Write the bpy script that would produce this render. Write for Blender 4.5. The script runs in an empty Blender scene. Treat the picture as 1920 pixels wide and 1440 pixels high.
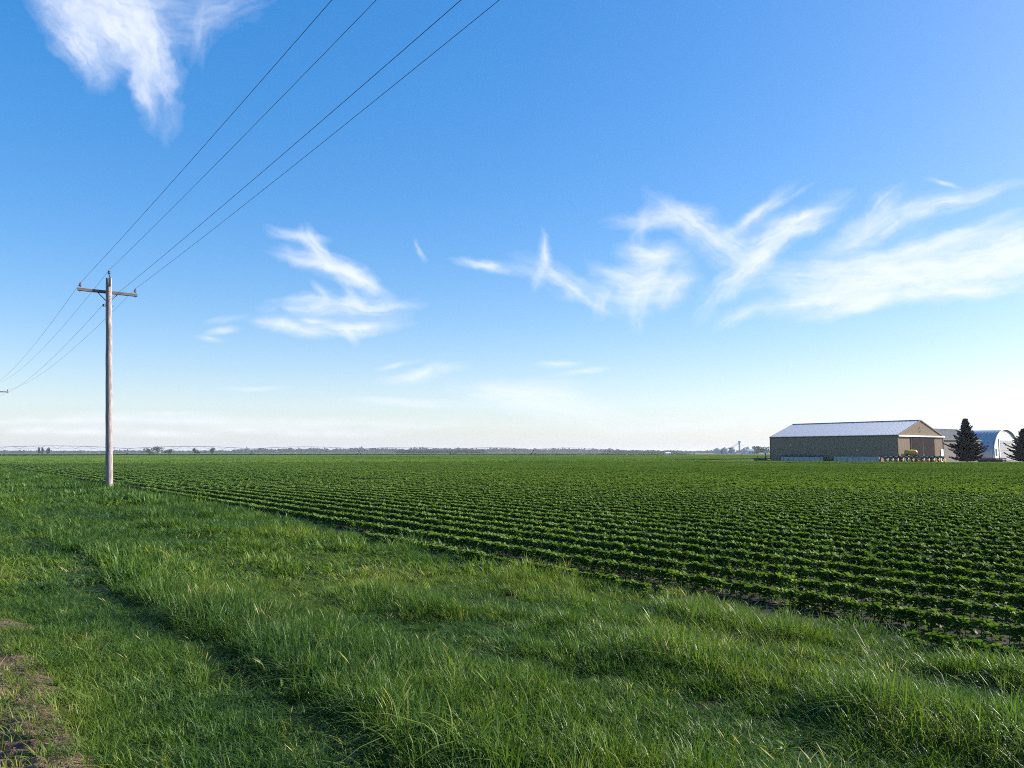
import bpy, math, random
import numpy as np
from mathutils import Vector, Matrix

S = bpy.context.scene
COL = S.collection
R = math.radians

# ------------------------------------------------------------------ camera
CAM_H = 1.65
cam_d = bpy.data.cameras.new('camera')
cam = bpy.data.objects.new('camera', cam_d)
COL.objects.link(cam)
cam.location = (0, 0, CAM_H)
cam.rotation_euler = (R(90 + 4.90), 0, 0)
cam_d.sensor_width = 36
cam_d.lens = 28
cam_d.clip_start = 0.05
cam_d.clip_end = 400000
S.camera = cam

# ------------------------------------------------------------------ light
SUN_AZ, SUN_EL = R(75), R(24)          # azimuth clockwise from the view direction
sun_dir = Vector((math.sin(SUN_AZ) * math.cos(SUN_EL), math.cos(SUN_AZ) * math.cos(SUN_EL), math.sin(SUN_EL)))
sd = bpy.data.lights.new('sun', 'SUN')
sd.energy = 5.0
sd.angle = R(0.53)
sd.color = (1.0, 0.945, 0.85)
sun = bpy.data.objects.new('sun', sd)
COL.objects.link(sun)
sun.rotation_euler = sun_dir.to_track_quat('Z', 'Y').to_euler()

vs = S.view_settings
vs.view_transform = 'Standard'
vs.look = 'None'
vs.exposure = 1.4
vs.gamma = 1.0
vs.use_curve_mapping = False
S.cycles.max_bounces = 4
S.cycles.diffuse_bounces = 2
S.cycles.glossy_bounces = 2
S.cycles.transmission_bounces = 3
S.cycles.transparent_max_bounces = 8
S.cycles.volume_bounces = 0
S.cycles.use_denoising = False      # keeps blades and leaves crisp
S.cycles.adaptive_threshold = 0.007
S.cycles.filter_width = 1.0
S.cycles.sample_clamp_indirect = 0.8
S.cycles.caustics_reflective = False
S.cycles.caustics_refractive = False

# ------------------------------------------------------------------ sky
world = bpy.data.worlds.new('World')
S.world = world
world.use_nodes = True


def build_world():
    nt = world.node_tree
    nt.nodes.clear()
    N = nt.nodes.new
    L = nt.links.new

    def math_(op, a, b=None, clamp=False):
        n = N('ShaderNodeMath')
        n.operation = op
        n.use_clamp = clamp
        for i, x in enumerate((a, b)):
            if x is None:
                continue
            if isinstance(x, (int, float)):
                n.inputs[i].default_value = x
            else:
                L(x, n.inputs[i])
        return n.outputs[0]

    sky = N('ShaderNodeTexSky')
    sky.sky_type = 'NISHITA'
    sky.sun_disc = False
    sky.sun_elevation = SUN_EL
    sky.sun_rotation = SUN_AZ
    sky.altitude = 500
    sky.air_density = 1.0
    sky.dust_density = 1.15
    sky.ozone_density = 3.0

    tc = N('ShaderNodeTexCoord')
    sep = N('ShaderNodeSeparateXYZ')
    L(tc.outputs['Generated'], sep.inputs[0])
    z = sep.outputs[2]
    hs = N('ShaderNodeHueSaturation')
    hs.inputs['Saturation'].default_value = SKY_SAT
    hs.inputs['Value'].default_value = SKY_VALUE
    hs.inputs['Hue'].default_value = 0.511
    gm = N('ShaderNodeGamma')
    gm.inputs['Gamma'].default_value = 0.55
    L(sky.outputs[0], gm.inputs['Color'])
    L(gm.outputs[0], hs.inputs['Color'])
    # pale haze layer that thickens evenly towards the whole horizon
    hz = N('ShaderNodeMix')
    hz.data_type = 'RGBA'
    e = math_('POWER', 2.718, math_('MULTIPLY', math_('MAXIMUM', z, 0), -1 / HAZE_H))
    L(math_('MULTIPLY', e, HAZE_AMOUNT), hz.inputs[0])
    L(hs.outputs[0], hz.inputs[6])
    hz.inputs[7].default_value = (*HAZE_COL, 1)
    bg = N('ShaderNodeBackground')
    L(hz.outputs[2], bg.inputs['Color'])
    bg.inputs['Strength'].default_value = SKY_STRENGTH
    out = N('ShaderNodeOutputWorld')
    L(bg.outputs[0], out.inputs['Surface'])


SKY_STRENGTH = 0.15
SKY_SAT = 1.92
SKY_VALUE = 1.07
HAZE_H, HAZE_AMOUNT, HAZE_COL = 0.062, 0.84, (1.98, 2.03, 2.24)
build_world()
world.cycles.sampling_method = 'MANUAL'
world.cycles.sample_map_resolution = 512

# ================================================================== helpers
rng = np.random.default_rng(7)
rnd = random.Random(11)
ANG = R(36.5)                      # the lane, the rows and the line of poles run this far left of the view
SA, CA = math.sin(ANG), math.cos(ANG)


def W(u, v, z=0.0):                # along the lane, across it towards the crop, up
    return Vector((-SA * u + CA * v, CA * u + SA * v, z))


def Wn(u, v):
    return -SA * u + CA * v, CA * u + SA * v


def link(o, parent=None):
    COL.objects.link(o)
    if parent is not None:
        o.parent = parent
    return o


def tag(o, label=None, cat=None, group=None, kind=None):
    for k, x in (('label', label), ('category', cat), ('group', group), ('kind', kind)):
        if x:
            o[k] = x
    return o


def thing(name, label, cat, loc=(0, 0, 0), rz=0.0, group=None):
    o = bpy.data.objects.new(name, None)
    o.empty_display_size = 0.2
    link(o)
    o.location = loc
    o.rotation_euler = (0, 0, rz)
    return tag(o, label, cat, group)


class MB:
    def __init__(self):
        self.v, self.f = [], []

    def add(self, vs, fs):
        b = len(self.v)
        self.v.extend([tuple(p) for p in vs])
        self.f.extend([tuple(i + b for i in q) for q in fs])
        return self

    def box(self, x0, x1, y0, y1, z0, z1):
        vs = [(x, y, z) for z in (z0, z1) for y in (y0, y1) for x in (x0, x1)]
        return self.add(vs, [(0, 2, 3, 1), (4, 5, 7, 6), (0, 1, 5, 4), (2, 6, 7, 3), (0, 4, 6, 2), (1, 3, 7, 5)])

    def bar(self, a, b, w, h=None, up=(0, 0, 1)):
        h = h or w
        a, b = Vector(a), Vector(b)
        d = (b - a).normalized()
        upv = Vector(up)
        if abs(d.dot(upv)) > 0.98:
            upv = Vector((1, 0, 0))
        s = d.cross(upv).normalized() * w / 2
        t = s.cross(d).normalized() * h / 2
        vs = [a + s + t, a - s + t, a - s - t, a + s - t, b + s + t, b - s + t, b - s - t, b + s - t]
        return self.add(vs, [(0, 1, 2, 3), (7, 6, 5, 4), (0, 4, 5, 1), (1, 5, 6, 2), (2, 6, 7, 3), (3, 7, 4, 0)])

    def tube(self, pts, rad, n=8, cap=True):
        pts = [Vector(p) for p in pts]
        if not hasattr(rad, '__len__'):
            rad = [rad] * len(pts)
        vs, fs = [], []
        for i, p in enumerate(pts):
            d = (pts[min(i + 1, len(pts) - 1)] - pts[max(i - 1, 0)]).normalized()
            r = Vector((0, 0, 1)) if abs(d.z) < 0.95 else Vector((1, 0, 0))
            s = d.cross(r).normalized()
            t = s.cross(d).normalized()
            for k in range(n):
                a = 2 * math.pi * k / n
                vs.append(p + (s * math.cos(a) + t * math.sin(a)) * rad[i])
        for i in range(len(pts) - 1):
            for k in range(n):
                k2 = (k + 1) % n
                fs.append((i * n + k, i * n + k2, (i + 1) * n + k2, (i + 1) * n + k))
        if cap:
            fs.append(tuple(reversed(range(n))))
            fs.append(tuple(range((len(pts) - 1) * n, len(pts) * n)))
        return self.add(vs, fs)

    def build(self, name, mat, parent=None, smooth=False):
        me = bpy.data.meshes.new(name)
        me.from_pydata(self.v, [], self.f)
        if smooth:
            me.polygons.foreach_set('use_smooth', [True] * len(me.polygons))
        if mat:
            me.materials.append(mat)
        me.update()
        return link(bpy.data.objects.new(name, me), parent)


def mesh_np(name, verts, quads, mat):
    """mesh from arrays; quads (n,k) all the same size"""
    me = bpy.data.meshes.new(name)
    n, k = quads.shape
    me.vertices.add(len(verts))
    me.vertices.foreach_set('co', np.asarray(verts, np.float32).ravel())
    me.loops.add(n * k)
    me.loops.foreach_set('vertex_index', quads.astype(np.int32).ravel())
    me.polygons.add(n)
    me.polygons.foreach_set('loop_start', np.arange(0, n * k, k, dtype=np.int32))
    me.update(calc_edges=True)
    if mat:
        me.materials.append(mat)
    return me


def copy_obj(o, parent=None):
    c = o.copy()
    return link(c, parent)


# ------------------------------------------------------------------ materials
MATS = {}


def mat(name, color, rough=0.7, metal=0.0, spec=0.4, var=0.12, scale=3.0, stretch=(1, 1, 1), bump=0.0, bscale=None,
        dark=None, coord='Object'):
    m = bpy.data.materials.new(name)
    m.use_nodes = True
    nt = m.node_tree
    N, L = nt.nodes.new, nt.links.new
    bs = nt.nodes['Principled BSDF']
    bs.inputs['Roughness'].default_value = rough
    bs.inputs['Metallic'].default_value = metal
    bs.inputs['Specular IOR Level'].default_value = spec
    tc = N('ShaderNodeTexCoord')
    mp = N('ShaderNodeMapping')
    mp.inputs['Scale'].default_value = stretch
    L(tc.outputs[coord], mp.inputs[0])
    nz = N('ShaderNodeTexNoise')
    nz.inputs['Scale'].default_value = scale
    nz.inputs['Detail'].default_value = 6
    nz.inputs['Roughness'].default_value = 0.65
    L(mp.outputs[0], nz.inputs['Vector'])
    rp = N('ShaderNodeValToRGB')
    c0 = dark or tuple(max(0, c * (1 - var * 2)) for c in color)
    c1 = tuple(min(1, c * (1 + var)) for c in color)
    rp.color_ramp.elements[0].position = 0.28
    rp.color_ramp.elements[0].color = (*c0, 1)
    rp.color_ramp.elements[1].position = 0.68
    rp.color_ramp.elements[1].color = (*c1, 1)
    L(nz.outputs[0], rp.inputs[0])
    L(rp.outputs[0], bs.inputs['Base Color'])
    if bump:
        n2 = N('ShaderNodeTexNoise')
        n2.inputs['Scale'].default_value = bscale or scale * 3
        n2.inputs['Detail'].default_value = 5
        L(mp.outputs[0], n2.inputs['Vector'])
        b = N('ShaderNodeBump')
        b.inputs['Strength'].default_value = bump
        b.inputs['Distance'].default_value = 0.02
        L(n2.outputs[0], b.inputs['Height'])
        L(b.outputs[0], bs.inputs['Normal'])
    MATS[name] = m
    return m


def leaf_mat(name, stops, trans=0.35, rough=0.45, spec=0.35, attr='tint', jitter=0.15, jscale=30):
    """thin leaf: reflects and lets light through; colour picked by a per-plant number plus fine noise"""
    m = bpy.data.materials.new(name)
    m.use_nodes = True
    nt = m.node_tree
    N, L = nt.nodes.new, nt.links.new
    bs = nt.nodes['Principled BSDF']
    out = nt.nodes['Material Output']
    at = N('ShaderNodeAttribute')
    at.attribute_type = 'INSTANCER'
    at.attribute_name = attr
    tc = N('ShaderNodeTexCoord')
    nz = N('ShaderNodeTexNoise')
    nz.inputs['Scale'].default_value = jscale
    nz.inputs['Detail'].default_value = 2
    L(tc.outputs['Object'], nz.inputs['Vector'])
    ma = N('ShaderNodeMath')
    ma.operation = 'MULTIPLY_ADD'
    L(nz.outputs[0], ma.inputs[0])
    ma.inputs[1].default_value = jitter * 2
    L(at.outputs['Fac'], ma.inputs[2])
    mb = N('ShaderNodeMath')
    mb.operation = 'SUBTRACT'
    L(ma.outputs[0], mb.inputs[0])
    mb.inputs[1].default_value = jitter
    rp = N('ShaderNodeValToRGB')
    el = rp.color_ramp.elements
    el[0].position, el[0].color = stops[0][0], (*stops[0][1], 1)
    el[1].position, el[1].color = stops[-1][0], (*stops[-1][1], 1)
    for p, c in stops[1:-1]:
        e = el.new(p)
        e.color = (*c, 1)
    L(mb.outputs[0], rp.inputs[0])
    L(rp.outputs[0], bs.inputs['Base Color'])
    bs.inputs['Roughness'].default_value = rough
    bs.inputs['Specular IOR Level'].default_value = spec
    tr = N('ShaderNodeBsdfTranslucent')
    g = N('ShaderNodeMix')
    g.data_type = 'RGBA'
    g.blend_type = 'MULTIPLY'
    g.inputs[0].default_value = 1
    L(rp.outputs[0], g.inputs[6])
    g.inputs[7].default_value = (1.25, 1.35, 0.55, 1)
    L(g.outputs[2], tr.inputs['Color'])
    mx = N('ShaderNodeMixShader')
    mx.inputs[0].default_value = trans
    L(bs.outputs[0], mx.inputs[1])
    L(tr.outputs[0], mx.inputs[2])
    L(mx.outputs[0], out.inputs['Surface'])
    return m


M_GROUND = mat('far_fields', (0.1015, 0.1155, 0.0525), 0.95, spec=0.1, var=0.25, scale=0.004)
M_SOIL = mat('field_soil', (0.020, 0.0135, 0.0095), 0.95, spec=0.15, var=0.35, scale=3, bump=0.6, bscale=22)
M_VERGE = mat('verge_soil', (0.0275, 0.0231, 0.0149), 0.95, spec=0.1, var=0.35, scale=4, bump=0.6, bscale=30)
M_DIRT = mat('lane_dirt', (0.135, 0.086, 0.056), 0.95, spec=0.15, var=0.30, scale=9, bump=0.9, bscale=60)
M_YARD = mat('yard_gravel', (0.1800, 0.1575, 0.1237), 0.95, spec=0.15, var=0.25, scale=0.6, bump=0.4, bscale=9)
M_STONE = mat('pebble', (0.15, 0.115, 0.09), 0.9, spec=0.15, var=0.35, scale=40)
M_WOOD = mat('weathered_pole', (0.292, 0.246, 0.237), 0.85, spec=0.2, var=0.40, scale=6, stretch=(7, 7, 0.30), bump=0.7, bscale=14)
M_ARM = mat('weathered_arm', (0.1610, 0.1400, 0.1295), 0.85, spec=0.2, var=0.3, scale=8, stretch=(0.6, 8, 8), bump=0.5)
M_STEEL = mat('galvanised', (0.42, 0.43, 0.45), 0.45, metal=0.6, var=0.12, scale=6)
M_DSTEEL = mat('dark_steel', (0.07, 0.07, 0.075), 0.55, metal=0.4, var=0.2, scale=6)
M_PORC = mat('porcelain', (0.10, 0.055, 0.045), 0.18, spec=0.6, var=0.1, scale=10)
M_WIRE = mat('wire', (0.05, 0.055, 0.07), 0.55, metal=0.3, var=0.1)

SOY = [(0.0, (0.0432, 0.0865, 0.0193)), (0.4, (0.0768, 0.1345, 0.0251)), (0.75, (0.1202, 0.1826, 0.0346)), (1.0, (0.1826, 0.2306, 0.0480))]
M_SOY = leaf_mat('soy_leaf', SOY, trans=0.28, rough=0.65, spec=0.07, jitter=0.28, jscale=40)
GRASS = [(0.0, (0.0347, 0.0795, 0.0213)), (0.3, (0.0715, 0.1307, 0.0213)), (0.6, (0.1328, 0.1759, 0.0249)), (0.8, (0.2043, 0.2100, 0.0489)), (1.0, (0.3677, 0.3179, 0.1335))]
M_GRASS = leaf_mat('grass_blade', GRASS, trans=0.34, rough=0.45, spec=0.15, jitter=0.24, jscale=9)
M_CORN = leaf_mat('corn_leaf', [(0, (0.0140, 0.0385, 0.0084)), (1, (0.0315, 0.0700, 0.0140))], trans=0.25)
M_STEM = mat('soy_stem', (0.07, 0.12, 0.035), 0.7, var=0.2, scale=20)
M_SPRUCE = mat('spruce_needles', (0.011, 0.017, 0.008), 0.75, spec=0.15, var=0.45, scale=1.6)
M_BARK = mat('bark', (0.07, 0.05, 0.04), 0.9, var=0.3, scale=5, stretch=(4, 4, 0.6), bump=0.6)
M_WOODS = mat('far_foliage', (0.0300, 0.0465, 0.0195), 0.9, spec=0.1, var=0.35, scale=0.07)
M_TREE = mat('tree_foliage', (0.0270, 0.0435, 0.0165), 0.85, spec=0.15, var=0.35, scale=0.5)

# ================================================================== ground
g = MB()
g.add([(-14000, -9000, -0.03), (14000, -9000, -0.03), (14000, 16000, -0.03), (-14000, 16000, -0.03)], [(0, 1, 2, 3)])
tag(g.build('ground', M_GROUND), kind='structure')

FIELD_V0, FIELD_U1 = 6.35, 402.0
YARD_V = 117.6
g = MB()
g.add([W(-60, FIELD_V0, 0), W(-60, 520, 0), W(FIELD_U1, 520, 0), W(FIELD_U1, FIELD_V0, 0)], [(0, 1, 2, 3)])
tag(g.build('field_soil', M_SOIL), kind='structure')
g = MB()
g.add([W(-60, -6, -0.008), W(-60, FIELD_V0 + 0.02, -0.008), W(FIELD_U1, FIELD_V0 + 0.02, -0.008), W(FIELD_U1, -6, -0.008)], [(0, 1, 2, 3)])
tag(g.build('verge_ground', M_VERGE), kind='structure')
g = MB()
g.add([W(64, YARD_V, 0.008), W(20, YARD_V + 62, 0.008), W(20, 300, 0.008), W(112, 300, 0.008), W(112, YARD_V, 0.008)], [(0, 1, 2, 3, 4)])
tag(g.build('farmyard', M_YARD), kind='structure')


def fbm(x, y, seed=0, octaves=4, lac=2.0, gain=0.5):
    """cheap value noise on arrays"""
    out = np.zeros_like(x, dtype=float)
    amp, tot = 1.0, 0.0
    for o in range(octaves):
        xi, yi = np.floor(x).astype(np.int64), np.floor(y).astype(np.int64)
        fx, fy = x - xi, y - yi
        fx, fy = fx * fx * (3 - 2 * fx), fy * fy * (3 - 2 * fy)

        def h(a, b):
            n = (a * 374761393 + b * 668265263 + (seed + o * 17) * 982451653) & 0x7fffffff
            n = ((n ^ (n >> 13)) * 1274126177) & 0x7fffffff
            return ((n ^ (n >> 16)) & 0xffff) / 65535.0
        a = h(xi, yi) * (1 - fx) + h(xi + 1, yi) * fx
        b = h(xi, yi + 1) * (1 - fx) + h(xi + 1, yi + 1) * fx
        out += amp * (a * (1 - fy) + b * fy)
        tot += amp
        amp *= gain
        x, y = x * lac + 3.1, y * lac + 7.7
    return out / tot


# ------------------------------------------------------------------ clouds
CLOUD_STROKES = [   # bearing and height as in the picture plane, half length, half width, tilt, density, streakiness, which cloud
    # big torn veil high on the left
    (150, 10, 170, 70, -38, .85, .7, 'veil'), (225, -5, 150, 72, -16, .85, .7, 'veil'), (278, 85, 150, 40, -82, 1.4, .6, 'veil'), (150, 92, 95, 40, -56, .9, .7, 'veil'),
    (232, 60, 120, 50, -50, .8, .7, 'veil'), (420, 0, 140, 60, 15, .22, .8, 'veil'), (378, 60, 100, 34, 80, .16, .8, 'veil'), (272, 175, 60, 20, -82, .8, .6, 'veil'),
    # two small hooks over the middle left
    (560, 441, 66, 12, -6, .75, .8, 'hook'), (600, 463, 46, 17, -64, 1.1, .8, 'hook'), (622, 506, 96, 20, -22, 1.6, .7, 'hook'), (660, 520, 50, 16, -12, 1.1, .6, 'hook'), (562, 490, 40, 9, -18, .6, .8, 'hook'),
    (640, 573, 135, 22, 2, 1.35, .8, 'stack'), (602, 552, 26, 9, -60, .7, .7, 'stack'), (655, 548, 30, 9, -40, .5, .7, 'stack'), (672, 610, 90, 17, 5, 1.5, .7, 'stack'), (652, 628, 26, 12, -60, .7, .6, 'stack'),
    (548, 620, 72, 15, -10, 1.4, .8, 'stack'), (590, 604, 30, 8, 0, .8, .7, 'stack'), (424, 600, 40, 8, 6, .7, .8, 'flecks'), (420, 622, 36, 7, 3, 1.1, .7, 'flecks'), (394, 636, 26, 7, -8, .8, .8, 'flecks'),
    (786, 470, 24, 5, -68, .9, .7, 'wisp'), (792, 699, 80, 13, 9, 1.2, .8, 'brush'), (745, 682, 50, 6, 12, .6, .8, 'brush'), (735, 752, 150, 9, -2, .6, .8, 'brush'), (478, 727, 66, 5, 0, .5, .8, 'brush'),
    (960, 737, 130, 26, -8, .5, .8, 'pale'), (1010, 745, 120, 34, 0, .42, .7, 'pale'), (1085, 772, 170, 26, -7, .45, .7, 'pale'), (1045, 682, 46, 7, 0, .8, .8, 'pale'), (1095, 697, 48, 7, 4, .8, .8, 'pale'),
    # middle: thin arm, knot, open fan
    (920, 497, 72, 11, -9, .9, .8, 'arm'), (1014, 488, 54, 13, 84, .95, .8, 'arm'), (1062, 530, 110, 24, -27, .75, .8, 'arm'), (1132, 560, 42, 14, 72, .6, .8, 'arm'), (1080, 545, 90, 12, -32, .5, .8, 'arm'),
    (1222, 474, 62, 22, 0, 1.5, .5, 'knot'), (1218, 530, 92, 46, -6, 1.0, .6, 'knot'), (1205, 566, 52, 22, 72, .8, .7, 'knot'), (1272, 536, 52, 20, 62, .8, .7, 'knot'), (1170, 520, 60, 16, -20, .6, .8, 'knot'),
    (1240, 410, 110, 22, 4, .62, .8, 'fan'), (1200, 436, 52, 16, 72, .45, .8, 'fan'), (1300, 415, 60, 18, -40, .5, .8, 'fan'),
    (1345, 450, 140, 30, -34, .95, .8, 'fan'), (1425, 490, 140, 24, 42, 1.5, .7, 'fan'), (1470, 425, 130, 24, 28, .9, .9, 'fan'), (1405, 410, 100, 14, 36, .75, .9, 'fan'), (1505, 405, 66, 8, 12, .8, .9, 'fan'), (1450, 392, 84, 8, 32, .6, .9, 'fan'), (1500, 430, 80, 14, 14, .6, .9, 'fan'),
    (1385, 592, 48, 11, 28, 1.1, .8, 'sheet'), (1480, 573, 130, 14, 8, .6, .8, 'sheet'), (1560, 560, 80, 12, 6, .5, .8, 'sheet'),
    # right: broad combed sheet and feathers above it
    (1720, 510, 290, 46, 7, 1.6, .8, 'sheet'), (1600, 535, 150, 38, 16, 1.3, .8, 'sheet'), (1880, 480, 180, 46, 9, 1.8, .8, 'sheet'), (1640, 568, 120, 17, 13, 1.3, .8, 'sheet'), (1810, 546, 190, 16, 4, 1.3, .8, 'sheet'), (1700, 470, 200, 20, 12, .8, .9, 'sheet'),
    (1640, 396, 76, 20, 42, .85, .8, 'feather'), (1760, 384, 150, 17, 17, 1.1, .8, 'feather'), (1660, 425, 140, 34, 24, .6, .9, 'feather'), (1790, 442, 130, 9, 20, 1.0, .8, 'feather'), (1768, 342, 34, 6, -14, .7, .7, 'feather'), (1600, 440, 90, 20, 40, .4, .9, 'feather'),
    # pale sheets low over the horizon
    (1900, 770, 420, 36, 6, .8, .6, 'glow'), (1300, 800, 330, 24, 4, .3, .7, 'glow'), (1640, 800, 300, 24, 4, .35, .7, 'glow'),
    (60, 806, 50, 9, 4, 1.2, .4, 'bank'), (165, 809, 90, 9, 0, 1.0, .4, 'bank'), (300, 814, 110, 8, -2, .9, .4, 'bank'), (460, 806, 120, 9, 2, .7, .5, 'bank'), (620, 811, 150, 10, 0, .6, .5, 'bank'),
    (120, 788, 240, 12, 0, .5, .6, 'bank'), (380, 792, 300, 13, 0, .5, .6, 'bank'), (700, 794, 330, 14, 0, .45, .6, 'bank'), (300, 775, 200, 6, 0, .3, .7, 'bank'),
    (2130, 430, 240, 60, 10, .9, .8, 'sheet'), (-180, 300, 160, 36, -30, .6, .8, 'veil'),
]


CLOUD_LABELS = {
    'veil': 'large torn white cirrus veil high in the upper left of the sky',
    'hook': 'small bright hooked cirrus cloud between the power lines and the middle of the sky',
    'stack': 'flat layered cirrus cloud just below the small hooked cloud',
    'flecks': 'tiny pale cloud flecks left of the layered cloud beside the pole',
    'wisp': 'tiny lone slanted wisp of cloud in the middle of the sky',
    'brush': 'small brushed cloud low above the wooded rise',
    'pale': 'faint pale cloud sheet low in the middle above the horizon',
    'arm': 'thin trailing arm of cirrus ending in a short upright plume',
    'knot': 'round knotted cirrus puff between the thin trailing cloud and the fan',
    'fan': 'open V shaped cirrus fan above the machine shed',
    'sheet': 'broad combed white cirrus sheet at the right above the arched hut',
    'feather': 'feathery slanted cirrus streaks above the broad sheet at the right',
    'glow': 'pale wide cloud band low over the farm buildings at the right',
    'bank': 'low bank of small pinkish white clouds along the left horizon',
}


def build_clouds():
    """cirrus as thin lit sheets on a layer high above the plain"""
    F = 28 / 36 * 1920
    st, ct = math.sin(R(4.9)), math.cos(R(4.9))
    step = 2.2
    xs = np.arange(-260, 2240, step)
    ys = np.arange(-190, 838, step)
    PX, PY = np.meshgrid(xs, ys, indexing='ij')
    wx = 44 * (fbm(PX / 110, PY / 80, 301, 3) - .5) + 26 * (fbm(PX / 30, PY / 22, 302, 5, gain=.6) - .5)
    wy = 30 * (fbm(PX / 120, PY / 80, 303, 3) - .5) + 17 * (fbm(PX / 30, PY / 20, 304, 5, gain=.6) - .5)
    k = np.clip((840 - PY) / 220, 0.15, 1)
    wx, wy = wx * k, wy * k
    tots = {}
    for n, (sx, sy, a, b, ang, den, strk, grp) in enumerate(CLOUD_STROKES):
        ext = max(a, b) * 1.3 + 50
        i0, i1 = np.searchsorted(xs, (sx - ext, sx + ext))
        j0, j1 = np.searchsorted(ys, (sy - ext, sy + ext))
        if i1 <= i0 or j1 <= j0:
            continue
        sl = (slice(i0, i1), slice(j0, j1))
        small = min(1.0, 0.35 + b / 45)
        X = PX[sl] + wx[sl] * small - sx
        Y = -(PY[sl] + wy[sl] * small - sy)
        c, s_ = math.cos(R(ang)), math.sin(R(ang))
        U = X * c + Y * s_
        V = -X * s_ + Y * c
        V = V + 0.18 * b * np.sin(U / a * 2.0 + n * 1.7)
        r = np.sqrt((U / (a * 1.18)) ** 2 + (V / (b * 1.25)) ** 2)
        base = np.clip(1 - r * 0.76, 0, 1) ** 2.3
        st1 = fbm(U / 120 + n * 7.3, V / 6.5, 400 + n, 4, gain=.6)
        st2 = fbm(U / 46 + n * 3.1, V / 20, 600 + n, 4, gain=.6)
        m = np.clip((st1 - .5) * 1.9 * strk + 0.78, 0, 2) * np.clip((st2 - .5) * 2.2 + 0.92, 0, 2) + 0.10
        if grp not in tots:
            tots[grp] = np.zeros_like(PX)
        tots[grp][sl] += den * base * m
    keys = list(tots)
    stack = np.stack([tots[g] for g in keys])
    alpha = 0.90 * (1 - np.exp(-1.45 * np.maximum(stack.sum(0) - 0.015, 0)))
    owner = stack.argmax(0)
    a_, b_ = (PX - 960) / F, (720 - PY) / F
    Yd, Zd = ct - b_ * st, st + b_ * ct
    P, Q = a_ / Yd, Zd / Yd
    ALT = 3200.0
    t = ALT / np.maximum(Q, 0.004)
    co = np.stack([P * t, t, np.full_like(t, ALT)], -1).reshape(-1, 3)
    n, m = P.shape
    idx = np.arange(n * m).reshape(n, m)
    quad = np.stack([idx[:-1, :-1], idx[1:, :-1], idx[1:, 1:], idx[:-1, 1:]], -1).reshape(-1, 4)
    al = alpha.ravel()
    amax = al[quad].max(1)
    ow = owner.ravel()[quad[:, 0]]
    mt = bpy.data.materials.new('cirrus')
    mt.use_nodes = True
    nt = mt.node_tree
    nt.nodes.remove(nt.nodes['Principled BSDF'])
    N, L = nt.nodes.new, nt.links.new
    at = N('ShaderNodeAttribute')
    at.attribute_name = 'thickness'
    tr = N('ShaderNodeBsdfTransparent')
    tl = N('ShaderNodeBsdfTranslucent')
    tl.inputs['Color'].default_value = (0.55, 0.54, 0.535, 1)
    mx = N('ShaderNodeMixShader')
    L(at.outputs['Fac'], mx.inputs[0])
    L(tr.outputs[0], mx.inputs[1])
    L(tl.outputs[0], mx.inputs[2])
    L(mx.outputs[0], nt.nodes['Material Output'].inputs['Surface'])
    for gi, g in enumerate(keys):
        q = quad[(ow == gi) & (amax > 0.025)]
        if len(q) == 0:
            continue
        used, inv = np.unique(q, return_inverse=True)
        me = mesh_np('cloud', co[used], inv.reshape(-1, 4), mt)
        at_ = me.attributes.new('thickness', 'FLOAT', 'POINT')
        at_.data.foreach_set('value', al[used].astype(np.float32))
        o = link(bpy.data.objects.new('cloud', me))
        if g in ('bank', 'flecks', 'pale', 'glow', 'brush'):
            tag(o, CLOUD_LABELS[g], 'cloud', kind='stuff')
        else:
            tag(o, CLOUD_LABELS[g], 'cloud', 'white cirrus clouds in the blue sky')


build_clouds()


# the dirt lane: ruts with tyre lugs pressed into it
def build_lane():
    us = np.arange(0.0, 15.0, 0.024)
    vs_ = np.arange(-1.4, 1.35, 0.024)
    U, V = np.meshgrid(us, vs_, indexing='ij')
    z = 0.012 + 0.05 * (fbm(U * 1.1, V * 1.6, 3, 3) - 0.5) + 0.030 * (fbm(U * 6, V * 6, 5, 3) - 0.5) + 0.012 * (fbm(U * 22, V * 22, 6, 2) - 0.5)
    rut = np.exp(-((V - 0.40) / 0.20) ** 2) * np.clip((6.6 - U) / 1.2, 0.15, 1)
    z -= 0.040 * rut
    z += 0.014 * np.exp(-((V - 0.68) / 0.10) ** 2) * (0.3 + fbm(U * 3, V * 0 + 2, 9, 2)) * np.clip((6.8 - U) / 1.2, 0.1, 1)
    for c, sgn in ((0.40, 1),):
        d = V - c
        lug = np.sin((U + sgn * np.abs(d) * 0.9 + 0.05 * fbm(U * 4, V * 4, 15, 2)) * 2 * math.pi / 0.15)
        z += np.where(np.abs(d) < 0.21, 0.026 * np.clip(lug * 1.6, -1, 1), 0) * (0.2 + 1.3 * fbm(U * 2.5, V * 2.5, 12, 3)) * np.clip((6.2 - U) / 0.8, 0.05, 1)
    z = np.maximum(z, -0.11) + 0.034 + 0.016 * (fbm(U * 45, V * 45, 8, 2) - 0.5)
    fade = np.clip((1.10 + 0.5 * (fbm(U * 1.3, V * 1.8, 41, 3) - 0.5) - V) / 0.40, 0, 1)
    fade = fade * np.clip((10.4 - U) / 1.4, 0, 1)
    z = z * fade - 0.03 * (1 - fade)
    X, Y = Wn(U, V)
    n, m = U.shape
    idx = np.arange(n * m).reshape(n, m)
    q = np.stack([idx[:-1, :-1], idx[1:, :-1], idx[1:, 1:], idx[:-1, 1:]], -1).reshape(-1, 4)
    me = mesh_np('dirt_lane', np.stack([X, Y, z], -1).reshape(-1, 3), q[:, ::-1], M_DIRT)
    me.polygons.foreach_set('use_smooth', [True] * len(me.polygons))
    tag(link(bpy.data.objects.new('dirt_lane', me)), 'reddish dirt lane with pressed tyre tracks beside the grass', kind='structure')
    return us, vs_, z


LANE = build_lane()


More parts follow.
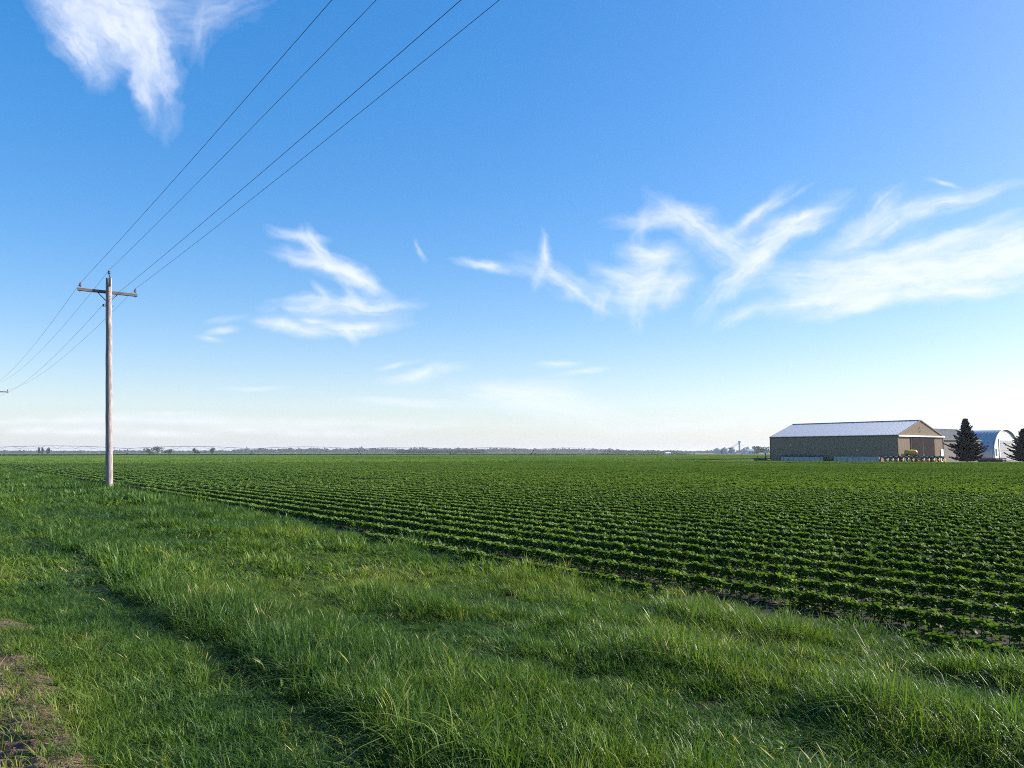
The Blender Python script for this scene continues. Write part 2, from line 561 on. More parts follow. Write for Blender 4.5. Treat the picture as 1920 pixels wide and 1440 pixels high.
# ================================================================== scatter by geometry nodes (uncountable cover only)
def scatter(name, pts, rot, scl, idx, tint, sources, label, cat):
    me = bpy.data.meshes.new(name)
    n = len(pts)
    me.vertices.add(n)
    me.vertices.foreach_set('co', np.asarray(pts, np.float32).ravel())
    for nm, ty, key, arr in (('rot', 'FLOAT_VECTOR', 'vector', rot), ('scl', 'FLOAT_VECTOR', 'vector', scl),
                             ('pick', 'INT', 'value', idx), ('tint', 'FLOAT', 'value', tint)):
        a = me.attributes.new(nm, ty, 'POINT')
        a.data.foreach_set(key, np.asarray(arr, np.int32 if ty == 'INT' else np.float32).ravel())
    me.update()
    o = link(bpy.data.objects.new(name, me))
    tag(o, label, cat, kind='stuff')
    coll = bpy.data.collections.new(name + '_shapes')
    for i, s in enumerate(sources):
        so = bpy.data.objects.new('%s_shape_%02d' % (name, i), s)
        coll.objects.link(so)
    ng = bpy.data.node_groups.new(name + '_nodes', 'GeometryNodeTree')
    ng.interface.new_socket('Geometry', in_out='INPUT', socket_type='NodeSocketGeometry')
    ng.interface.new_socket('Geometry', in_out='OUTPUT', socket_type='NodeSocketGeometry')
    N, L = ng.nodes.new, ng.links.new
    gi, go = N('NodeGroupInput'), N('NodeGroupOutput')
    ci = N('GeometryNodeCollectionInfo')
    ci.inputs['Collection'].default_value = coll
    ci.inputs['Separate Children'].default_value = True
    ci.inputs['Reset Children'].default_value = True
    ip = N('GeometryNodeInstanceOnPoints')
    ip.inputs['Pick Instance'].default_value = True

    def named(nm, ty):
        a = N('GeometryNodeInputNamedAttribute')
        a.data_type = ty
        a.inputs['Name'].default_value = nm
        return a.outputs['Attribute']
    L(gi.outputs[0], ip.inputs['Points'])
    L(ci.outputs[0], ip.inputs['Instance'])
    er = N('FunctionNodeEulerToRotation')
    L(named('rot', 'FLOAT_VECTOR'), er.inputs[0])
    L(er.outputs[0], ip.inputs['Rotation'])
    L(named('scl', 'FLOAT_VECTOR'), ip.inputs['Scale'])
    L(named('pick', 'INT'), ip.inputs['Instance Index'])
    L(ip.outputs[0], go.inputs[0])
    md = o.modifiers.new('scatter', 'NODES')
    md.node_group = ng
    return o


def in_view(X, Y, margin=0.07, near=1.5):
    """what this place shows to somebody standing on the lane, with room for a step aside"""
    return (Y > near) & (np.abs(X) < Y * (0.643 + margin) + 2.0)


# ------------------------------------------------------------------ grass
def clump(nb, hgt, width, spread, droop, seed, segs=3, stalk=0):
    """a tuft of nb blades, height about hgt"""
    r = np.random.default_rng(seed)
    V, Q = [], []
    for b in range(nb):
        a = r.uniform(0, 2 * math.pi)
        rr = spread * math.sqrt(r.uniform(0, 1))
        bx, by = rr * math.cos(a), rr * math.sin(a)
        az = a + r.normal(0, 0.9)
        h = hgt * r.uniform(0.45, 1.1)
        lean = r.uniform(0.05, 0.5) + droop * r.uniform(0, 1) ** 2
        w = width * r.uniform(0.6, 1.25)
        fa = az + math.pi / 2 + r.normal(0, 0.5)
        sx, sy = math.cos(fa) * w / 2, math.sin(fa) * w / 2
        base = len(V)
        for k in range(segs + 1):
            t = k / segs
            out = h * lean * t * t
            z = h * (t - 0.38 * min(1, lean) * t * t * t * (1 + droop * 0.6))
            x, y = bx + out * math.cos(az), by + out * math.sin(az)
            ww = 1 - t ** 2.2 if t < 1 else 0.06
            V.append((x - sx * ww, y - sy * ww, z))
            V.append((x + sx * ww, y + sy * ww, z))
        for k in range(segs):
            i = base + 2 * k
            Q.append((i, i + 1, i + 3, i + 2))
    for b in range(stalk):
        a = r.uniform(0, 2 * math.pi)
        h = hgt * r.uniform(1.15, 1.5)
        lx, ly = math.cos(a) * h * 0.16, math.sin(a) * h * 0.16
        base = len(V)
        prof = [(0, 0.25), (0.72, 0.2), (0.80, 1.3), (0.9, 1.5), (1.0, 0.2)]
        for t, ww in prof:
            wv = width * ww * 0.9
            x, y, z = lx * t * t * 1.6, ly * t * t * 1.6, h * t * (1 - 0.1 * t)
            V.append((x - wv / 2 * math.sin(a), y + wv / 2 * math.cos(a), z))
            V.append((x + wv / 2 * math.sin(a), y - wv / 2 * math.cos(a), z))
        for k in range(len(prof) - 1):
            i = base + 2 * k
            Q.append((i, i + 1, i + 3, i + 2))
    me = mesh_np('grass_tuft', np.array(V), np.array(Q), M_GRASS)
    me.polygons.foreach_set('use_smooth', [True] * len(me.polygons))
    return me


def leaflet(V, Q, c, d, n, L_, W_, cup=0.12):
    """oval leaflet starting at c, pointing along d, facing n"""
    d = d.normalized()
    s = d.cross(n)
    s = s.normalized() if s.length > 1e-4 else Vector((1, 0, 0))
    n = s.cross(d).normalized()
    b = len(V)
    for t, w, z in ((0, 0.06, 0), (0.28, 0.92, 0.0), (0.62, 0.86, -0.03), (1.0, 0.10, -0.14)):
        for e in (-1, 0, 1):
            p = c + d * L_ * t + s * (W_ / 2 * w * e) + n * (L_ * (z + (cup * w * w if e else 0)))
            V.append(tuple(p))
    for i in range(3):
        for j in range(2):
            a = b + i * 3 + j
            Q.append((a, a + 1, a + 4, a + 3))


def verge_height(u, v):
    """blade height over the verge: short beside the lane, a taller uncut belt, then patches up to the crop"""
    n1 = fbm(u * 0.35, v * 0.8, 21, 3)
    n2 = fbm(u * 1.1, v * 1.4, 22, 3)
    wob = 0.55 * (fbm(u * 0.35, v * 0.3, 23, 3) - 0.5) * 2
    e = v + wob
    n3 = fbm(u * 3.4, v * 3.4, 24, 2)
    short = 0.10 + 0.10 * n2 + 0.06 * (n3 - 0.5)
    tall = 0.24 + 0.18 * n1 + 0.22 * (n2 - 0.5) + 0.14 * (n3 - 0.5)
    mid = 0.12 + 0.24 * np.clip((n1 - 0.40) * 3.2, 0, 1) * 0.8 + 0.18 * (n2 - 0.5) + 0.12 * (n3 - 0.5)
    t1 = np.clip((e - 2.02) / 0.14, 0, 1)
    t2 = np.clip((e - 2.9) / 0.8, 0, 1)
    h = short * (1 - t1) + (tall + 0.05 * np.exp(-((e - 2.3) / 0.35) ** 2) - 0.08 * np.clip((u - 9) / 8, 0, 1)) * t1
    h = h * (1 - t2) + mid * t2
    h = h + 0.20 * np.exp(-((e - 4.5 - 1.6 * (n1 - .5)) / 0.28) ** 2) * np.clip((n2 - .45) * 5, 0, 1)
    h = h - 0.10 * np.exp(-((e - 1.85) / 0.18) ** 2) - 0.08 * np.exp(-((e - 4.05 - 1.6 * (n1 - .5)) / 0.20) ** 2) * np.clip((n2 - .45) * 5, 0, 1)
    edge = np.exp(-((e - 6.2) / 0.35) ** 2) * np.clip((n2 - 0.40) * 4, 0, 1)
    h = h + 0.20 * edge
    return np.clip(h * 0.72, 0.06, 0.45)


def verge_tint(u, v, h):
    n = fbm(u * 0.45 + 9, v * 0.7, 31, 3)
    n2 = fbm(u * 2.3 + 4, v * 2.3, 32, 2)
    near_right = np.clip((v - 3.2) / 1.5, 0, 1) * np.clip((22 - u) / 18, 0, 1)
    t = 0.20 + 0.42 * (n - 0.5) * 1.6 + 0.25 * (n2 - 0.5) + 0.24 * near_right - 0.45 * np.clip(h - 0.26, 0, 0.4)
    t += 0.20 * np.clip((1.5 - v) / 0.8, 0, 1)
    return t


def build_grass():
    short, tall, mid_, far_ = [], [], [], []
    src = []
    for s in range(4):
        src.append(clump(30, 1.0, 0.036, 0.50, 0.55, 100 + s))        # 0-3 near, fine (unit height, scaled)
    for s in range(4):
        src.append(clump(22, 1.0, 0.023, 0.30, 1.25, 120 + s, segs=4))  # 4-7 near, tall arching
    for s in range(2):
        src.append(clump(12, 1.0, 0.018, 0.22, 0.8, 130 + s, segs=4, stalk=3))  # 8-9 with seed heads
    for s in range(3):
        src.append(clump(20, 1.0, 0.055, 0.55, 0.55, 140 + s))        # 10-12 middle distance
    for s in range(3):
        src.append(clump(18, 1.0, 0.12, 0.9, 0.5, 150 + s, segs=2))   # 13-15 far
    for s in range(3):      # 16-18 broad-leaved weeds
        r = random.Random(160 + s)
        V, Q = [], []
        for k in range(13):
            a = k * 2.4 + r.uniform(-.4, .4)
            d = Vector((math.cos(a), math.sin(a), r.uniform(0.1, 1.0)))
            leaflet(V, Q, Vector((0.05 * d.x, 0.05 * d.y, r.uniform(0.05, 0.75))), d, Vector((r.uniform(-.5, .5), r.uniform(-.5, .5), 1)), r.uniform(0.28, 0.5), r.uniform(0.13, 0.2))
        src.append(mesh_np('weed', np.array(V), np.array(Q), M_GRASS))
    src.append(clump(7, 1.0, 0.014, 0.35, 0.5, 171, segs=4, stalk=4))       # 19 dry stems
    P, RO, SC, ID, TI = [], [], [], [], []

    def zone(u0, u1, v0, v1, dens, dmin, dmax, kind):
        n = int((u1 - u0) * (v1 - v0) * dens)
        u = rng.uniform(u0, u1, n)
        v = rng.uniform(v0, v1, n)
        X, Y = Wn(u, v)
        d = np.hypot(X, Y)
        k = in_view(X, Y) & (d >= dmin) & (d < dmax)
        u, v, X, Y = u[k], v[k], X[k], Y[k]
        h = verge_height(u, v)
        t = verge_tint(u, v, h)
        n = len(u)
        # thin out on the lane's shoulder, bare spots inside
        bare = np.clip((v - 0.42 + np.clip((u - 7.8) * 0.9, 0, 2) - 0.60 * (fbm(u * 1.3, v * 1.8, 41, 3) - 0.45)) / 0.28, 0, 1)
        spots = fbm(u * 0.8, v * 1.1, 44, 3)
        keep = rng.uniform(0, 1, n) < bare * np.clip((spots - 0.22) * 6, 0.45, 1)
        edge = v + 0.5 * (fbm(u * 0.9, v * 0, 46, 2) - 0.5) - 0.30 * np.clip((u - 10) / 15, 0, 1)
        keep &= (edge < 6.75) | (rng.uniform(0, 1, n) < np.clip((7.35 - edge) / 0.6, 0, 1) * 0.5)
        u, v, X, Y, h, t = u[keep], v[keep], X[keep], Y[keep], h[keep], t[keep]
        n = len(u)
        h = h * rng.uniform(0.7, 1.2, n)
        t = t + rng.normal(0, 0.07, n) + np.where(rng.uniform(0, 1, n) < 0.022, 0.45, 0)
        if kind == 'near':
            i = rng.integers(0, 4, n)
            tl = (h > 0.25) & (rng.uniform(0, 1, n) < 0.75)
            i = np.where(tl, rng.integers(4, 8, n), i)
            sd_ = (h > 0.24) & (rng.uniform(0, 1, n) < 0.025)
            i = np.where(sd_, rng.integers(8, 10, n), i)
            t = np.where(sd_, t + 0.25, t)
            dry = rng.uniform(0, 1, n) < 0.012
            i = np.where(dry, 19, i)
            t = np.where(dry, 0.95, t)
            wd = np.where(i < 4, rng.uniform(0.17, 0.25, n), rng.uniform(0.30, 0.46, n))
            weed = rng.uniform(0, 1, n) < 0.004 + 0.05 * np.clip((1.3 - v) / 0.6, 0, 1) * (fbm(u, v, 48, 2) > 0.5)
            i = np.where(weed, rng.integers(16, 19, n), i)
            wd = np.where(weed, rng.uniform(0.07, 0.15, n), wd)
            h = np.where(weed, wd * 0.9, h)
            t = np.where(weed, rng.uniform(0.15, 0.45, n), t)
        elif kind == 'mid':
            i = rng.integers(10, 13, n)
            wd = rng.uniform(0.24, 0.36, n)
        else:
            i = rng.integers(13, 16, n)
            wd = rng.uniform(0.35, 0.55, n)
        P.append(np.stack([X, Y, np.full(n, -0.012)], -1))
        RO.append(np.stack([rng.normal(0, 0.12, n), rng.normal(0, 0.12, n), rng.uniform(0, 6.283, n)], -1))
        SC.append(np.stack([wd, wd, h * 1.08], -1))
        ID.append(i)
        TI.append(np.clip(t, 0, 1))

    zone(-2, 16, -0.6, 7.9, 195, 0, 10.5, 'near')
    zone(3, 36, -0.6, 7.9, 72, 10.5, 27, 'mid')
    zone(18, 150, 0.5, 7.7, 26, 27, 150, 'far')
    zone(120, 400, 0.5, 7.7, 7, 150, 420, 'far')
    # a ring of taller growth at the foot of the pole
    n = 70
    a, r = rng.uniform(0, 6.283, n), np.sqrt(rng.uniform(0.02, 1, n)) * 1.0
    pc = W(38.8, 6.74)
    P.append(np.stack([pc.x - 0.55 + r * np.cos(a) * 1.2, pc.y + 0.1 + r * np.sin(a), np.full(n, -0.012)], -1))
    RO.append(np.stack([rng.normal(0, .12, n), rng.normal(0, .12, n), rng.uniform(0, 6.28, n)], -1))
    hh = rng.uniform(0.18, 0.42, n)
    SC.append(np.stack([hh * 0 + 0.4, hh * 0 + 0.4, hh], -1))
    ID.append(rng.integers(13, 16, n))
    TI.append(rng.uniform(0.0, 0.12, n))
    # scattered tufts and weeds on the lane itself
    n = 1700
    u, v = rng.uniform(2, 16, n), rng.uniform(-0.5, 1.1, n)
    k = fbm(u * 1.2, v * 1.5, 51, 3) > 0.61 - 0.10 * (u > 5.6)
    u, v = u[k], v[k]
    n = len(u)
    X, Y = Wn(u, v)
    P.append(np.stack([X, Y, np.full(n, 0.0)], -1))
    RO.append(np.stack([rng.normal(0, .25, n), rng.normal(0, .25, n), rng.uniform(0, 6.28, n)], -1))
    hh = rng.uniform(0.06, 0.14, n)
    SC.append(np.stack([hh * 1.2, hh * 1.2, hh], -1))
    ID.append(rng.integers(0, 4, n))
    TI.append(np.clip(rng.normal(0.5, 0.2, n), 0, 1))
    P, RO, SC, ID, TI = map(np.concatenate, (P, RO, SC, ID, TI))
    print('grass tufts', len(P))
    scatter('verge_grass', P, RO, SC, ID, TI, src, 'long green grass covering the verge between dirt lane and crop', 'grass')


build_grass()


# ------------------------------------------------------------------ soybeans
def trifoliate(V, Q, c, d, n, L_):
    d = d.normalized()
    s = d.cross(n).normalized()
    leaflet(V, Q, c + d * L_ * 0.18, d, n, L_, L_ * 0.80)
    for e in (-1, 1):
        leaflet(V, Q, c, (d * 0.25 + s * e).normalized(), n, L_ * 0.9, L_ * 0.72)


def soy_spec(seed, nl=8, hmax=0.165, z0=0.10, z1=0.92):
    """where the leaves of one plant sit: a slim upright bush"""
    r = random.Random(seed)
    nodes = []
    az = r.uniform(0, 6.28)
    for k in range(nl):
        t = z0 + (z1 - z0) * (k + 0.5) / nl
        az += 2.4 + r.uniform(-0.5, 0.5)
        ln = (0.068 - 0.054 * t) * r.uniform(0.6, 1.2)
        root = Vector((0, 0, hmax * t * 0.86))
        tip = root + Vector((math.cos(az) * ln, math.sin(az) * ln, ln * (0.3 + 0.7 * t)))
        d = Vector((math.cos(az), math.sin(az), r.uniform(-0.5, 0.3) + 0.9 * t))
        n = Vector((-math.cos(az) * r.uniform(-0.6, 1.3), -math.sin(az) * r.uniform(-0.6, 1.3), 1)) + Vector((r.uniform(-.9, .9), r.uniform(-.9, .9), 0))
        n = n.normalized() + sun_dir * (0.25 + 0.75 * t)     # soybean leaves turn to the sun
        nodes.append((root, tip, d, n.normalized(), r.uniform(0.044, 0.060)))
    return nodes


def soy_mesh(seed, nl):
    V, Q = [], []
    for root, tip, d, n, L_ in soy_spec(seed, nl):
        trifoliate(V, Q, tip, d, n, L_)
    me = mesh_np('soybean_foliage', np.array(V), np.array(Q), M_SOY)
    me.polygons.foreach_set('use_smooth', [True] * len(me.polygons))
    return me


SUN_ROW = Matrix.Rotation(-(ANG + math.pi / 2), 3, 'Z') @ sun_dir     # the light as a row sees it


def row_segment(seed, length, nleaf, size, half, hgt):
    """a stretch of row as seen from afar: leaf-sized faces over a rounded hedge"""
    r = np.random.default_rng(seed)
    V, Q = [], []
    for i in range(nleaf):
        x = r.uniform(-length / 2, length / 2)
        a = r.uniform(-1.35, 1.35)
        rr = r.uniform(0.65, 1.1)
        y = math.sin(a) * half * rr
        z = hgt * (0.35 + 0.65 * math.cos(a)) * rr
        n = (Vector((r.normal(0, 0.5), math.sin(a) + r.normal(0, 0.4), 0.9 + 0.3 * math.cos(a))).normalized() + SUN_ROW * 0.7).normalized()
        s = size * r.uniform(0.7, 1.3)
        d = Vector((r.normal(), r.normal(), r.normal() * 0.3)).normalized()
        e1 = d.cross(n).normalized() * s / 2
        e2 = n.cross(e1).normalized() * s / 2
        c = Vector((x, y, z))
        b = len(V)
        V += [tuple(c - e1 * 1.0 - e2 * .5), tuple(c + e1 * .5 - e2), tuple(c + e1 + e2 * .5), tuple(c - e1 * .5 + e2)]
        Q.append((b, b + 1, b + 2, b + 3))
    return mesh_np('soybean_row', np.array(V), np.array(Q), M_SOY)


ROW0, ROW_DV = 6.85, 0.785


def in_yard(u, v):
    lim = np.where(u > 64, YARD_V, YARD_V + (64 - u) * 1.41)
    return (v > lim - 0.5) & (u < 113)


def build_soy():
    NEAR, MID = 34.0, 120.0
    # plants close enough to pick out singly
    pu, pv, pk = [], [], []
    for k in range(60):
        u = np.arange(-4, 46, 0.074) + rng.uniform(0, 0.1)
        u = u + rng.normal(0, 0.025, len(u))
        v = ROW0 + k * ROW_DV + rng.normal(0, 0.018, len(u))
        pu.append(u)
        pv.append(v)
        pk.append(np.full(len(u), k))
    u, v, kk = map(np.concatenate, (pu, pv, pk))
    X, Y = Wn(u, v)
    d = np.hypot(X, Y)
    keep = in_view(X, Y) & (d < NEAR) & (rng.uniform(0, 1, len(u)) > np.where(kk == 0, 0.15, 0.02))
    keep &= ~((kk == 0) & ((fbm(u * 0.8, v * 0, 61, 2) < 0.30) | (u > 14)))
    keep &= ~((kk == 1) & (np.abs(u - 38.8) < 2.0))
    u, v, kk, X, Y, d = (a[keep] for a in (u, v, kk, X, Y, d))
    size = rng.uniform(0.92, 1.16, len(u)) * np.where(kk == 0, 0.85, 1.0)
    # the largest in the picture become plants of their own
    vis = (np.abs(X) < Y * 0.643) & (d > 5)
    order = np.argsort(np.where(vis, d, 1e9))[:300]
    own = np.zeros(len(u), bool)
    own[order] = True
    ordinal = ['row nearest the grass verge', 'second row from the grass verge', 'third row from the grass verge', 'fourth row from the grass verge',
               'fifth row from the grass verge', 'sixth row from the grass verge', 'seventh row from the grass verge', 'eighth row from the grass verge']
    protos = []
    for s in range(6):
        spec = soy_spec(700 + s, 7, z0=0.5)
        low = soy_spec(740 + s, 13, z0=0.0, z1=0.75)
        mb = MB()
        mb.tube([(0, 0, -0.01), (0.004, 0.003, 0.07), (0, 0.006, 0.125)], [0.0045, 0.0035, 0.002], 5)
        for root, tip, dd, nn, L_ in spec:
            mb.tube([root, (root + tip) / 2 + Vector((0, 0, 0.008)), tip], 0.0016, 3, cap=False)
        me = bpy.data.meshes.new('stem')
        me.from_pydata(mb.v, [], mb.f)
        me.materials.append(M_STEM)
        leaves = []
        for root, tip, dd, nn, L_ in spec:
            V, Q = [], []
            trifoliate(V, Q, tip, dd, nn, L_)
            lm = mesh_np('leaf', np.array(V), np.array(Q), M_SOY_OBJ)
            lm.polygons.foreach_set('use_smooth', [True] * len(lm.polygons))
            leaves.append(lm)
        V, Q = [], []
        for root, tip, dd, nn, L_ in low:
            trifoliate(V, Q, tip, dd, nn, L_)
        fm = mesh_np('lower_foliage', np.array(V), np.array(Q), M_SOY_OBJ)
        protos.append((me, fm, leaves))
    for j in order:
        k = int(kk[j])
        t = thing('soybean_plant', 'young leafy soybean plant in the ' + ordinal[min(k, 7)], 'soybean plant',
                  (X[j], Y[j], 0), rnd.uniform(-0.7, 0.7), 'soybean plants in the ' + ordinal[min(k, 7)])
        t.scale = (size[j],) * 3
        sm, fm, lv = protos[rnd.randrange(6)]
        link(bpy.data.objects.new('stem', sm), t)
        link(bpy.data.objects.new('lower_foliage', fm), t)
        for lm in lv:
            link(bpy.data.objects.new('leaf', lm), t)
    rest = ~own
    n = int(rest.sum())
    src = [soy_mesh(800 + s, 21) for s in range(6)]
    src += [row_segment(900 + s, 1.3, 190, 0.072, 0.12, 0.185) for s in range(4)]
    src += [row_segment(950 + s, 5.0, 170, 0.20, 0.17, 0.20) for s in range(4)]
    tn = 0.42 + 0.5 * (fbm(u * 0.5, v * 0.5, 71, 3) - 0.5)
    P = [np.stack([X, Y, np.zeros(len(X))], -1)[rest]]
    RO = [np.stack([rng.normal(0, .12, n), rng.normal(0, .12, n), rng.uniform(-0.7, 0.7, n)], -1)]
    SC = [np.repeat(size[rest][:, None], 3, 1)]
    ID = [rng.integers(0, 6, n)]
    TI = [tn[rest] + rng.normal(0, 0.10, n)]
    for step, d0, d1, i0, i1, u1, rows in ((1.15, NEAR, MID, 6, 10, 165, 200), (4.6, MID, 470, 10, 14, FIELD_U1 - 2, 660)):
        ks = np.arange(rows)
        us = np.arange(-30 if i0 > 6 else -10, u1, step)
        U, V = np.meshgrid(us, ROW0 + ks * ROW_DV, indexing='ij')
        U = U + rng.uniform(0, step, (1, rows))
        U, V = U.ravel(), V.ravel()
        X2, Y2 = Wn(U, V)
        d2 = np.hypot(X2, Y2)
        k = in_view(X2, Y2, 0.05) & (d2 >= d0) & (d2 < d1) & ~in_yard(U, V) & (U < u1) & (V > ROW0 + 0.4) & ((V > ROW0 + 1.2) | (np.abs(U - 38.8) > 2.2))
        gap = fbm(U * 0.06, V * 0.25, 73, 3)
        k &= rng.uniform(0, 1, len(U)) < np.clip((gap - 0.10) * 12, 0.3, 1)
        U, V, X2, Y2 = U[k], V[k], X2[k], Y2[k]
        m = len(U)
        P.append(np.stack([X2, Y2, np.zeros(m)], -1))
        RO.append(np.stack([np.zeros(m), np.zeros(m), ANG + math.pi / 2 + rng.normal(0, 0.01, m)], -1))
        s = rng.uniform(0.85, 1.15, m)
        SC.append(np.stack([np.ones(m), s, s * (0.8 + 0.4 * fbm(U * 0.05, V * 0.08, 77, 2))], -1))
        ID.append(rng.integers(i0, i1, m))
        tt = 0.40 + 0.55 * (fbm(U * 0.03, V * 0.06, 75, 3) - 0.5) + rng.normal(0, 0.10, m)
        TI.append(tt)
    P, RO, SC, ID, TI = map(np.concatenate, (P, RO, SC, ID, TI))
    print('soy instances', len(P))
    scatter('soybean_crop', P, RO, SC, ID, np.clip(TI, 0, 1), src, 'wide field of young soybeans in parallel rows behind the verge', 'soybeans')


# plants that are objects of their own carry no scatter number: their tone comes from the object itself
def obj_leaf_mat():
    m = M_SOY.copy()
    nt = m.node_tree
    at = [n for n in nt.nodes if n.type == 'ATTRIBUTE'][0]
    oi = nt.nodes.new('ShaderNodeObjectInfo')
    mr = nt.nodes.new('ShaderNodeMapRange')
    mr.inputs[3].default_value = 0.12
    mr.inputs[4].default_value = 0.85
    nt.links.new(oi.outputs['Random'], mr.inputs[0])
    for l in list(at.outputs['Fac'].links):
        nt.links.new(mr.outputs[0], l.to_socket)
    return m


M_SOY_OBJ = obj_leaf_mat()
build_soy()


# ------------------------------------------------------------------ belt of corn at the far end, beyond it pale stubble
def build_corn():
    n = 5200
    v = rng.uniform(-130, 470, n)
    u = FIELD_U1 + 1 + rng.uniform(0, 26, n)
    X, Y = Wn(u, v)
    k = in_view(X, Y, 0.05)
    u, v, X, Y = u[k], v[k], X[k], Y[k]
    m = len(u)
    src = []
    for s in range(3):
        r = np.random.default_rng(1200 + s)
        V, Q = [], []
        for b in range(26):
            x, y, a = r.uniform(-1.2, 1.2), r.uniform(-0.5, 0.5), r.uniform(0, 6.28)
            h, w = r.uniform(0.5, 1.0), 0.11
            dx, dy = math.cos(a), math.sin(a)
            bb = len(V)
            for t, o, ww in ((0, 0, .6), (.6, .1, 1), (.95, .4, .8), (.85, .65, .1)):
                V.append((x + dx * o - dy * w * ww, y + dy * o + dx * w * ww, h * t))
                V.append((x + dx * o + dy * w * ww, y + dy * o - dx * w * ww, h * t))
            for i in range(3):
                Q.append((bb + 2 * i, bb + 2 * i + 1, bb + 2 * i + 3, bb + 2 * i + 2))
        src.append(mesh_np('corn_tuft', np.array(V), np.array(Q), M_CORN))
    scatter('corn_belt', np.stack([X, Y, np.full(m, -0.03)], -1), np.stack([np.zeros(m), np.zeros(m), ANG + rng.normal(0, .2, m)], -1),
            np.repeat(rng.uniform(0.6, 1.0, m)[:, None], 3, 1), rng.integers(0, 3, m), rng.uniform(0, 1, m), src,
            'thin dark belt of taller crop at the far field edge', 'corn')


build_corn()


def far_strip(name, u0, u1, v0, v1, z, m):
    q = MB()
    q.add([W(u0, v0, z), W(u0, v1, z), W(u1, v1, z), W(u1, v0, z)], [(0, 1, 2, 3)])
    return tag(q.build(name, m), kind='structure')


far_strip('stubble_field', 430, 900, -900, 1500, -0.02, mat('stubble', (0.1330, 0.1295, 0.0735), 0.95, spec=0.1, var=0.2, scale=0.03))
far_strip('far_meadow', 930, 1500, -1800, 2600, -0.016, mat('meadow', (0.0665, 0.0875, 0.0350), 0.95, spec=0.1, var=0.2, scale=0.01))

# pebbles on the lane
def build_pebbles():
    V, F = [], []
    lu, lv, lz = LANE
    for i in range(1500):
        u, v = rng.uniform(3, 8.6), rng.uniform(-0.2, 0.72)
        s = abs(rng.normal(0, 0.006)) + 0.003 + (0.007 if rng.uniform() < 0.02 else 0)
        X, Y = Wn(u, v)
        c = np.array([X, Y, lz[min(len(lu) - 1, int((u - lu[0]) / 0.024)), min(len(lv) - 1, int((v - lv[0]) / 0.024))] + s * 0.2])
        a = rng.uniform(0, 6.28)
        b = len(V)
        for q in ((1, 0, 0), (0, 1, 0), (-1, 0, 0), (0, -1, 0), (0, 0, .7), (0, 0, -.7)):
            x, y = q[0] * math.cos(a) - q[1] * math.sin(a), q[0] * math.sin(a) + q[1] * math.cos(a)
            V.append(tuple(c + s * np.array([x * 1.3, y, q[2]]) * rng.uniform(0.7, 1.2)))
        for f in ((0, 1, 4), (1, 2, 4), (2, 3, 4), (3, 0, 4), (1, 0, 5), (2, 1, 5), (3, 2, 5), (0, 3, 5)):
            F.append(tuple(b + k for k in f))
    me = bpy.data.meshes.new('pebbles')
    me.from_pydata(V, [], F)
    me.materials.append(M_STONE)
    tag(link(bpy.data.objects.new('pebbles', me)), 'loose pale pebbles strewn over the dirt lane', 'gravel', kind='stuff')


build_pebbles()

# ================================================================== power line
POLE = W(38.8, 6.74)
LEAN = Vector((-0.43, 0, 0))       # the pole leans a little to the left
PH = 9.43


def pole_pt(z):
    return LEAN * (z / PH) + Vector((0, 0, z))


